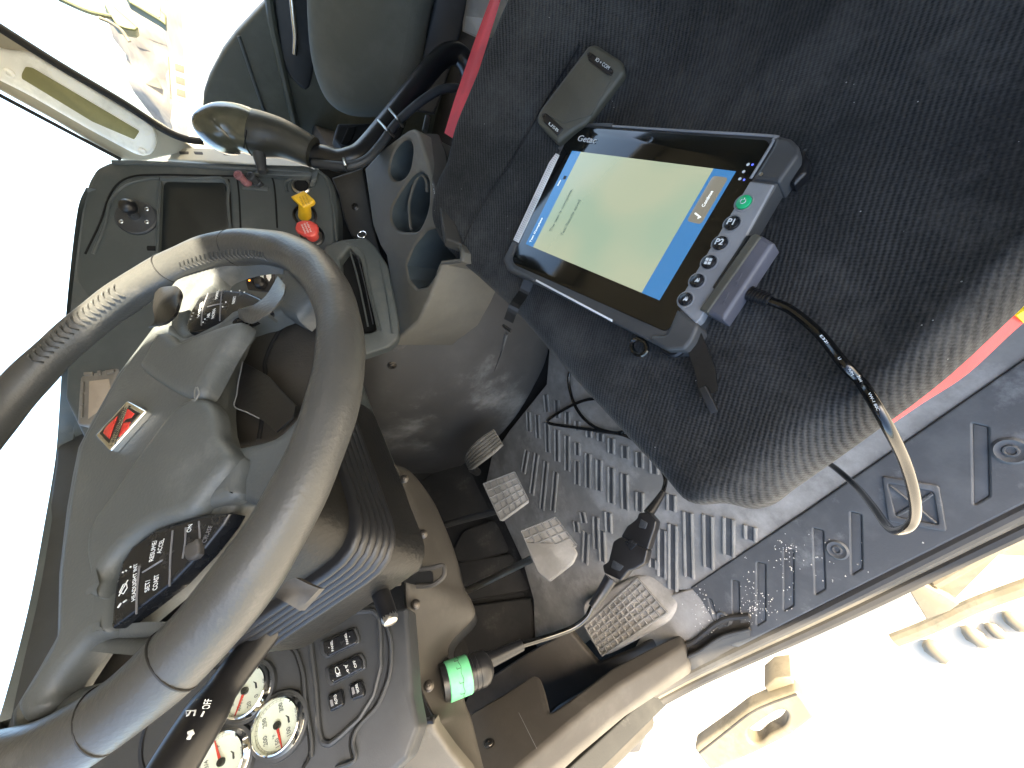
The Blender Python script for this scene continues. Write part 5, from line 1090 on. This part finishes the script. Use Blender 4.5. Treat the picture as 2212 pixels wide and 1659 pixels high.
# silver button strip
BS = T0.off(.0005)
B().plate(BS, rr([(1620, 391), (1672, 398), (1512, 690), (1502, 698), (1461, 658)], 3), .012, .0015, h=.0015).obj('button_strip', 'tsilver', ta)
for (x, y), kind in (((1607, 438), 'on'), ((1582, 483), 'P1'), ((1556, 526), 'P2'), ((1532, 567), 'win'), ((1506, 607), '-'), ((1481, 647), '+')):
    p = BS.at((x, y), .0015)
    B().lathe(p, T0.n, [(.0092, -.001), (.0092, .0005), (.0080, .0009), (.0072, .0002)], 28).obj('button_ring', 'tsilver', ta)
    bt = B().lathe(p, T0.n, [(.0070, 0), (.0070, .0018), (.0060, .0026), (.0001, .0030)], 28).obj('button', 'green' if kind == 'on' else 'gloss', ta)
    top = p + T0.n * .0032; xd = Q[1] - Q[0]; xd = (xd.normalized() * .75 + rd_ * .66).normalized()
    xr = (T0.at((x + 10, y + 1)) - T0.at((x, y))).normalized(); yr = T0.n.cross(xr)
    if kind in ('P1', 'P2'): text(kind, top, xr, T0.n, .0085, 'ink', bt, bold=.0002)
    elif kind == 'win':
        for i in (-1, 1):
            for j in (-1, 1):
                c = top + xr * i * .0018 + yr * j * .0018; w_ = .0015
                B().add([c - xr * w_ - yr * w_, c + xr * w_ - yr * w_, c + xr * w_ + yr * w_, c - xr * w_ + yr * w_], [(0, 1, 2, 3)]).obj('window_symbol', 'ink', bt, smooth=False)
    elif kind == 'on':
        b = B(); b.tube([top + (xr * math.cos(t) + yr * math.sin(t)) * .0024 for t in [math.radians(a) for a in range(130, 411, 20)]], .00035, 6, res=1); b.tube([top + yr * .0012, top + yr * .0034], .00035, 6, res=1); b.obj('power_symbol', 'ink', bt)
    else:
        b = B(); b.plate(Pl(T0.n, top), [(-.0028, -.001), (-.0015, -.001), (.0002, -.0025), (.0002, .0025), (-.0015, .001), (-.0028, .001)], .0003, .0001, inpx=False)
        for r in (.0022, .0034): b.tube([top + (xr * math.cos(t) + yr * math.sin(t)) * r for t in (-.7, -.35, 0, .35, .7)], .00028, 5, res=1)
        b.obj('volume_symbol', 'ink', bt)
# corner bumpers and side pieces
def bump(pts, k='c3', th=.030, h=.0025, m='tbody', r=6, nm='corner_bumper'): return B().plate(T0, rr(Z(k, *pts), r), th, .004, h=h).obj(nm, m, ta)
bump([(1890, 262), (2040, 285), (2105, 350), (2100, 420), (1945, 640), (1730, 615), (1880, 370), (1905, 310)])
bump([(250, 180), (330, 155), (640, 178), (630, 195), (350, 190), (300, 215), (215, 385), (165, 380)])
B().plate(T0, rr([(1438, 722), (1462, 665), (1503, 694), (1508, 705), (1495, 735), (1478, 755), (1440, 757), (1400, 735), (1405, 722)], 6), .030, .004, h=.0025).obj('corner_bumper', 'tbody', ta)
B().plate(T0, rr([(1106, 520), (1117, 525), (1103, 560), (1110, 578), (1155, 600), (1150, 608), (1095, 585), (1086, 560)], 5), .030, .003, h=.002).obj('corner_bumper', 'tbody', ta)
B().plate(T0, [(1158, 603), (1322, 690), (1320, 694), (1156, 607)], .010, .0008, h=.001).obj('edge_strip', 'tgrille', ta)
B().plate(T0, [(1196, 328), (1209, 335), (1119, 524), (1108, 518)], .012, .001, h=.0015).obj('side_grille', 'tgrille', ta)
b = B()
for i in range(44):
    for j in range(3):
        c_ = T0.at(lp(lp((1198, 331), (1207, 336), (j + .5) / 3), lp((1110, 519), (1119, 523), (j + .5) / 3), (i + .5) / 44), .0018)
        b.lathe(c_, T0.n, [(.0006, 0), (.0005, .0001)], 6)
b.obj('grille_holes', 'inkd', ta)
B().tube([T0.at(q, .0015) for q in Z('c3', (630, 195), (1200, 232), (1870, 272), (1898, 300), (1880, 350), (1720, 610))], .0014, 8).obj('glass_trim', 'tsilver', ta)
B().lathe(T0.at(Z('c3', (1803, 575)), .0028), T0.n, [(.0018, 0), (.0018, .0006), (.0004, .0008)], 12).obj('screw', 'steel', ta)
# port flap under the right corner
B().plate(T0, rr([(1704, 395), (1735, 318), (1748, 345), (1742, 372), (1715, 400)], 4), .02, .004, h=-.014).obj('port_flap', 'black', ta)
# straps on the tablet
ribbon([T0.at(Z('6', q), h) for q, h in (((60, 520), -.010), ((110, 640), -.013), ((150, 760), -.015), ((165, 900), -.016))], .019, TB.at(Z('6', (200, 760))) - TB.at(Z('6', (120, 790))), 'tape', 'hand_strap', ta)
B().box(T0.at(Z('6', (165, 930)), -.013), (.028, .008, .004), V((.9, -.4, .1)), V((.3, .9, .2)), .001).obj('strap_end', 'tape', ta)
ribbon([T0.at(Z('5', (1220, 150)), -.012), T0.at(Z('5', (1180, 240)), -.014), dp(Z('5', (1120, 330)), .60), dp(Z('5', (1085, 420)), .62)], .016, dp(Z('5', (1140, 345)), .6) - dp(Z('5', (1090, 320)), .6), 'tape', 'tether_strap', ta)
B().box(dp(Z('5', (1075, 470)), .63), (.018, .008, .004), V((.9, .1, .3)), V((.2, .6, -.6)), .001).obj('tether_end', 'tape', ta)
L = T0.off(-.012); B().tube([L.w(L.uv(L.at(Z('5', (1930, 590)))) + V((.011 * math.cos(t), .008 * math.sin(t)))) for t in [k * .7 for k in range(9)]], .0028, 8, True).obj('tether_loop', 'cord', ta)
B().tube([T0.at(q, -.012) for q in Z('5', (2090, 610), (2160, 640), (2212, 610))], .004, 8).obj('corner_loop', 'black', ta)
# ================================================================== CASE ON THE SEAT
bc = thing('black_case', TB.at((1255, 200), -.01), 'slim olive black rectangular plastic case lying on the seat behind the tablet', 'case')
q3 = [onseat(p_) for p_ in ((1190, 270), (1275, 105), (1345, 180))]; n3 = (q3[1] - q3[0]).cross(q3[2] - q3[0]).normalized(); n3 = n3 if n3.z > 0 else -n3
BC = Pl(n3, q3[0] + n3 * .020)
q = Z('2', (1600, 290), (1650, 280), (1820, 390), (1835, 430), (1840, 470), (1590, 800), (1500, 850), (1400, 930), (1270, 800), (1262, 760), (1290, 700))
B().plate(BC, rr(q, 8), .022, .006).obj('shell', 'brick', bc)
B().plate(BC, rr(Z('2', (1590, 400), (1750, 510), (1620, 745), (1440, 800), (1320, 735)), 3), .003, .0008, h=.0012).obj('raised_face', 'brick', bc)
for q in ([(1590, 340), (1615, 335), (1765, 455), (1750, 490), (1725, 485), (1600, 390)], [(1295, 740), (1325, 730), (1440, 835), (1400, 880), (1310, 790)]):
    e = B().plate(BC, rr(Z('2', *q), 3), .003, .001, h=.0015).obj('end_cap', 'black', bc)
for q in ((1607, 355), (1752, 470), (1315, 752)): B().lathe(BC.at(Z('2', q), .0015), BC.n, [(.0025, 0), (.0025, .0012), (.001, .0006)], 14).obj('screw', 'screw', bc)
a, c = BC.at(Z('2', (1650, 385)), .0016), BC.at(Z('2', (1735, 445)), .0016); text('IO + COM', (a + c) / 2, c - a, BC.n, .006, 'ink', bc, width=(c - a).length)
a, c = BC.at(Z('2', (1345, 800)), .0016), BC.at(Z('2', (1405, 850)), .0016); text('USB', (a + c) / 2, c - a, BC.n, .005, 'ink', bc, width=(c - a).length)
# ================================================================== DOCK CABLE
dc = thing('dock_cable', TB.at((1595, 600), -.01), 'black cable with grey purple connector plugged in the tablet edge, looping off the seat', 'cable')
DK = TB.off(.004)
B().plate(DK, rr([(1626, 505), (1645, 507), (1673, 524), (1562, 693), (1512, 668), (1590, 560)], 4), .020, .004).obj('connector', 'dock', dc)
B().plate(DK, rr([(1622, 507), (1634, 503), (1645, 510), (1528, 676), (1510, 668)], 3), .014, .002, h=.0015).obj('connector_rim', 'brick', dc)
B().plate(DK, [(1612, 508), (1622, 508), (1545, 626), (1538, 620)], .012, .001, h=-.001).obj('connector_tongue', 'black', dc)
for q in ((366, 150), (283, 272)):
    c_ = DK.at(Z('6', q), .0003); xr = (DK.at(Z('6', (q[0] + 20, q[1] - 40))) - c_).normalized(); yr = DK.n.cross(xr)
    b = B(); b.tube([c_ - xr * .006, c_ + xr * .006], .0004, 5, res=1); b.tube([c_ - xr * .003 + yr * .002, c_, c_ + xr * .003 + yr * .003], .0004, 5, res=1); b.lathe(c_ - xr * .006, DK.n, [(.0012, 0), (.0008, .0004)], 10); b.obj('embossed_mark', 'dock', dc)
P0_ = [TB.at(Z('6', (430, 240)), -.010), TB.at(Z('6', (500, 270)), -.011), TB.at(Z('6', (565, 292)), -.012)]
b = B(); b.tube(P0_, lambda t: .0062 - .0012 * t, 12)
for i in range(7): 
    t = i / 7; c_ = P0_[0].lerp(P0_[2], t); b.lathe(c_, P0_[2] - P0_[0], [(.005, 0), (.0072 - .001 * t, .0006), (.0072 - .001 * t, .0018), (.005, .0024)], 16)
b.obj('strain_relief', 'black', dc)
CP_ = [TB.at(Z('6', (565, 292)), -.012), TB.at(Z('6', (700, 350)), -.014), onseat(Z('6', (900, 500)), .009), onseat(Z('6', (1060, 690)), .011), dp(Z('6', (1140, 800)), .318), dp(Z('6', (1210, 900)), .305), dp(Z('6', (1330, 1110)), .300), dp(Z('6', (1440, 1340)), .318), dp(Z('6', (1500, 1560)), .338), dp(Z('9', (1500, 40)), .36), dp(Z('9', (1440, 110)), .38), dp(Z('9', (1340, 105)), .42), dp(Z('6', (1230, 1620)), .48), dp(Z('6', (1130, 1500)), .54), dp(Z('6', (990, 1375)), .60), dp(Z('6', (850, 1280)), .68)]
cab = B().tube(CP_, .0042, 14, res=8).obj('cord', 'cord', dc)
for s_, a, c in (('E320444', (925, 530), (1000, 615)), ('UL', (1028, 655), (1040, 672)), ('AWM', (1075, 715), (1105, 765)), ('2464 20AWG', (1132, 800), (1180, 885)), ('VW-1 80C', (1195, 900), (1240, 985))):
    q0, q1 = dp(Z('6', a), .331), dp(Z('6', c), .329)
    md = (q0 + q1) / 2; n_ = -md.normalized(); 
    # lift onto the near side of the cord
    md2 = min(cr3(CP_, 8), key=lambda w_: (pxof(w_) - pxof(md)).length); md = md2 + n_ * .0043
    text(s_, md, (q1 - q0) - n_ * (q1 - q0).dot(n_), n_, .0026, 'ink', cab, width=(q1 - q0).length * (md.length / .33), lift=.0003)
# ================================================================== POWER CORDS ON THE FLOOR
pc = thing('power_cord', FL.at((1240, 870)), 'glossy black power cord looped on the floor mat with a black coupling plug', 'cord')
def fl(q, h=.006): return FL.at(Z('5', q), h)
C1 = [fl((1500, 700)), fl((1475, 780)), fl((1480, 860)), fl((1510, 960)), fl((1560, 1040)), fl((1630, 1100)), fl((1700, 1130), .012), fl((1790, 1145), .02), fl((1870, 1120), .02), fl((1930, 1080), .02)]
C2 = [fl((1780, 950), .015), fl((1660, 925), .012), fl((1560, 940), .013), fl((1460, 985), .01), fl((1370, 1040)), fl((1338, 1070)), fl((1370, 1090)), fl((1520, 1112)), fl((1700, 1138), .012), fl((1830, 1160), .02), dp(Z('5', (1930, 1215)), .98), dp(Z('5', (2010, 1290)), .92), dp(Z('5', (2070, 1370)), .87), dp(Z('5', (2100, 1450)), .83), dp(Z('5', (2085, 1530)), .81)]
B().tube(C1, .0045, 12, res=8).obj('cord_loop', 'cord', pc); B().tube(C2, .0045, 12, res=8).obj('cord', 'cord', pc)
B().tube([dp(Z('5', (2085, 1530)), .81), dp(Z('5', (2040, 1600)), .80), dp(Z('8', (1990, 10)), .79)], lambda t: .006 + .004 * t, 14).obj('strain_relief', 'black', pc)
KP = Pl((.1, -.35, .9), dp(Z('8', (1850, 220)), .77))
def kp_(pts, nm, par, m='black', th=.022, h=0, r=4, bev=.003): return B().plate(KP, rr(Z('8', *pts), r), th, bev, h=h).obj(nm, m, par)
kp_([(1925, 5), (1990, 0), (2040, 60), (2030, 110), (2005, 180), (1985, 245), (1810, 160), (1850, 90), (1880, 70), (1915, 40)], 'coupling_socket', pc)
kp_([(1940, 45), (1985, 70), (1970, 110), (1925, 100)], 'socket_mark', pc, 'dash2', .002, .0012, 3, .0008)
ad = thing('adapter_cord', dp(Z('8', (1500, 700)), .7), 'short adapter cord with black plug leading to the green taped round socket plug', 'cord')
kp_([(1810, 160), (1985, 245), (1965, 330), (1900, 370), (1860, 380), (1810, 445), (1700, 395), (1690, 345), (1730, 320), (1760, 190)], 'plug', ad)
kp_([(1835, 190), (1875, 175), (1920, 205), (1870, 250)], 'latch', ad, 'gloss', .004, .002, 2, .0008)
kp_([(1760, 310), (1830, 350), (1800, 385), (1745, 360)], 'plug_mark', ad, 'dash2', .002, .0012, 3, .0008)
S0 = [dp(Z('8', (1745, 430)), .765), dp(Z('8', (1690, 520)), .76), dp(Z('8', (1625, 615)), .75)]
B().tube(S0, lambda t: .0125 - .004 * t, 16).obj('sleeve', 'black', ad)
CD = [S0[-1], dp(Z('8', (1590, 680)), .745), dp(Z('8', (1510, 745)), .74), dp(Z('8', (1400, 790)), .73), dp(Z('8', (1290, 825)), .72), dp(Z('8', (1170, 862)), .705)]
B().tube(CD, .0052, 14, res=8).obj('cord', 'cord', ad)
G = [dp(Z('8', (1170, 862)), .705), dp(Z('8', (1060, 915)), .69), dp(Z('8', (950, 965)), .675)]
B().tube(G, lambda t: .0095 + .003 * t, 18).obj('sleeve', 'black', ad)
b = B()
for i in range(6):
    for s_ in (-1, 1):
        c_ = G[0].lerp(G[2], .1 + .13 * i); n_ = -c_.normalized(); sd_ = (G[2] - G[0]).normalized().cross(n_); R_ = .0095 + .003 * (.1 + .13 * i)
        b.lathe(c_ + n_ * R_ * .9 + sd_ * s_ * R_ * .42, n_, [(.0008, 0), (.0007, .0002)], 8)
b.obj('sleeve_dots', 'hole', ad)
H0, H1_ = dp(Z('8', (950, 1000)), .672), dp(Z('8', (700, 1095)), .645); axh = (H1_ - H0); Lh = axh.length
B().lathe(H0, axh, [(.013, -.006), (.018, -.003), (.024, .003), (.0265, .010), (.0265, .018), (.0255, .0185), (.0255, .021), (.0265, .0215), (.0265, .026), (.0255, .0265), (.0255, .029), (.0265, .0295), (.0270, .036)], 36).obj('plug_body', 'black', ad)
B().lathe(H0, axh, [(.0272, .034), (.0280, .035), (.0282, .070), (.0272, .071)], 36).obj('green_tape', 'gtape', ad)
B().lathe(H0, axh, [(.0265, .068), (.0265, .080)], 36).obj('plug_collar', 'black', ad)
# marks on the tape
axn = axh.normalized(); view = -(H0 + axn * .05).normalized(); up_ = (view - axn * view.dot(axn)).normalized(); sdv = axn.cross(up_)
def ont(ang, h): return H0 + axn * h + (up_ * math.cos(ang) + sdv * math.sin(ang)) * .0284
b = B(); b.tube([ont(a / 10, .050 + .001 * math.sin(a)) for a in range(-13, 14)], .0004, 6, res=1)
for a in (-.9, -.3, .4, .9): b.tube([ont(a, .050), ont(a, .056)], .0004, 6, res=1); b.tube([ont(a, .056), ont(a + .1, .056)], .0004, 6, res=1)
b.obj('tape_marks', 'inkd', ad)
# socket hole in the knee strip
B().plate(Pl((-.1, -.8, .5), dp(Z('8', (690, 1020)), .655)), sm(Z('8', (690, 945), (720, 990), (740, 1100), (760, 1200), (720, 1180), (670, 1080), (655, 980)), 3), .002, .0004).obj('socket_hole', 'hole', kn)
# ================================================================== OUTSIDE, BELOW THE DOOR
sb = thing('step_handle', dp((1640, 1540), 1.05), 'dusty tan moulded bracket with an oval slot outside below the doorway', 'bracket')
HB = Pl((-.25, -.2, .9), dp(Z('9', (600, 1350)), 1.05))
SLOT = sm(Z('9', (425, 1430), (470, 1385), (600, 1300), (660, 1290), (680, 1330), (650, 1400), (560, 1450), (500, 1500), (440, 1490)), 3)
B().plate(HB, rr(Z('9', (70, 1530), (300, 1370), (430, 1270), (560, 1215), (730, 1160), (775, 1200), (858, 1330), (700, 1450), (480, 1560), (250, 1659), (180, 1680)), 8), .045, .008, holes=[SLOT]).obj('body', 'tan', sb)
B().plate(HB, Z('9', (530, 1135), (600, 1075), (700, 1065), (740, 1150), (580, 1215)), .09, .004, h=-.03).obj('mounting_arm', 'tan', sb)
B().tube([HB.at(q, .001) for q in Z('9', (110, 1560), (300, 1410), (430, 1310), (560, 1245), (740, 1180))], .0025, 8).obj('fold_line', 'trim', sb)
st_ = thing('side_step', dp((2050, 1250), 1.2), 'tan painted step bracket with folded plate outside under the door sill', 'step')
SS = Pl((-.2, -.1, 1), dp(Z('9', (1650, 580)), 1.2))
B().plate(SS, Z('9', (1455, 488), (1560, 470), (1740, 560), (1790, 600), (1735, 640), (1580, 700)), .03, .004).obj('corner_plate', 'tan', st_)
B().plate(SS, Z('9', (1560, 470), (1680, 440), (1900, 280), (2060, 170), (2400, 80), (2400, 300), (2050, 280), (1760, 570)), .03, .004, h=-.05).obj('step_tread', 'tan', st_)
B().tube([SS.at(q, -.02) for q in Z('9', (1640, 470), (1850, 350), (2060, 230), (2400, 60))], .012, 10).obj('tread_edge', 'tan', st_)
B().tube([SS.at(q, -.1) for q in Z('9', (1370, 830), (1600, 740), (1900, 600), (2400, 420))], .02, 10).obj('frame_tube', 'tan', st_)
fb = thing('foam_block', dp(Z('8', (1850, 1450)), 1.3), 'grey angular bracket block outside, just below the front of the sill', 'bracket')
FB = Pl((-.3, -.3, .85), dp(Z('8', (1850, 1450)), 1.35))
B().plate(FB, Z('8', (1750, 1490), (1900, 1365), (1930, 1390), (1965, 1480), (1930, 1560), (1800, 1570)), .06, .005).obj('block', 'kick', fb)
B().plate(FB, rr(Z('8', (1875, 1415), (1910, 1390), (1925, 1415), (1890, 1440)), 2), .004, .001, h=.002).obj('pale_tab', 'card', fb)
B().grid([[FB.at(q, h) for q, h in r] for r in ([(Z('8', (1500, 1659)), -.02), (Z('8', (1640, 1560)), -.02), (Z('8', (1760, 1505)), -.02)], [(Z('8', (1700, 1700)), -.06), (Z('8', (1800, 1620)), -.06), (Z('8', (1930, 1560)), -.04)])], 4, 4, .01, FB.n).obj('pale_flange', 'card', fb)
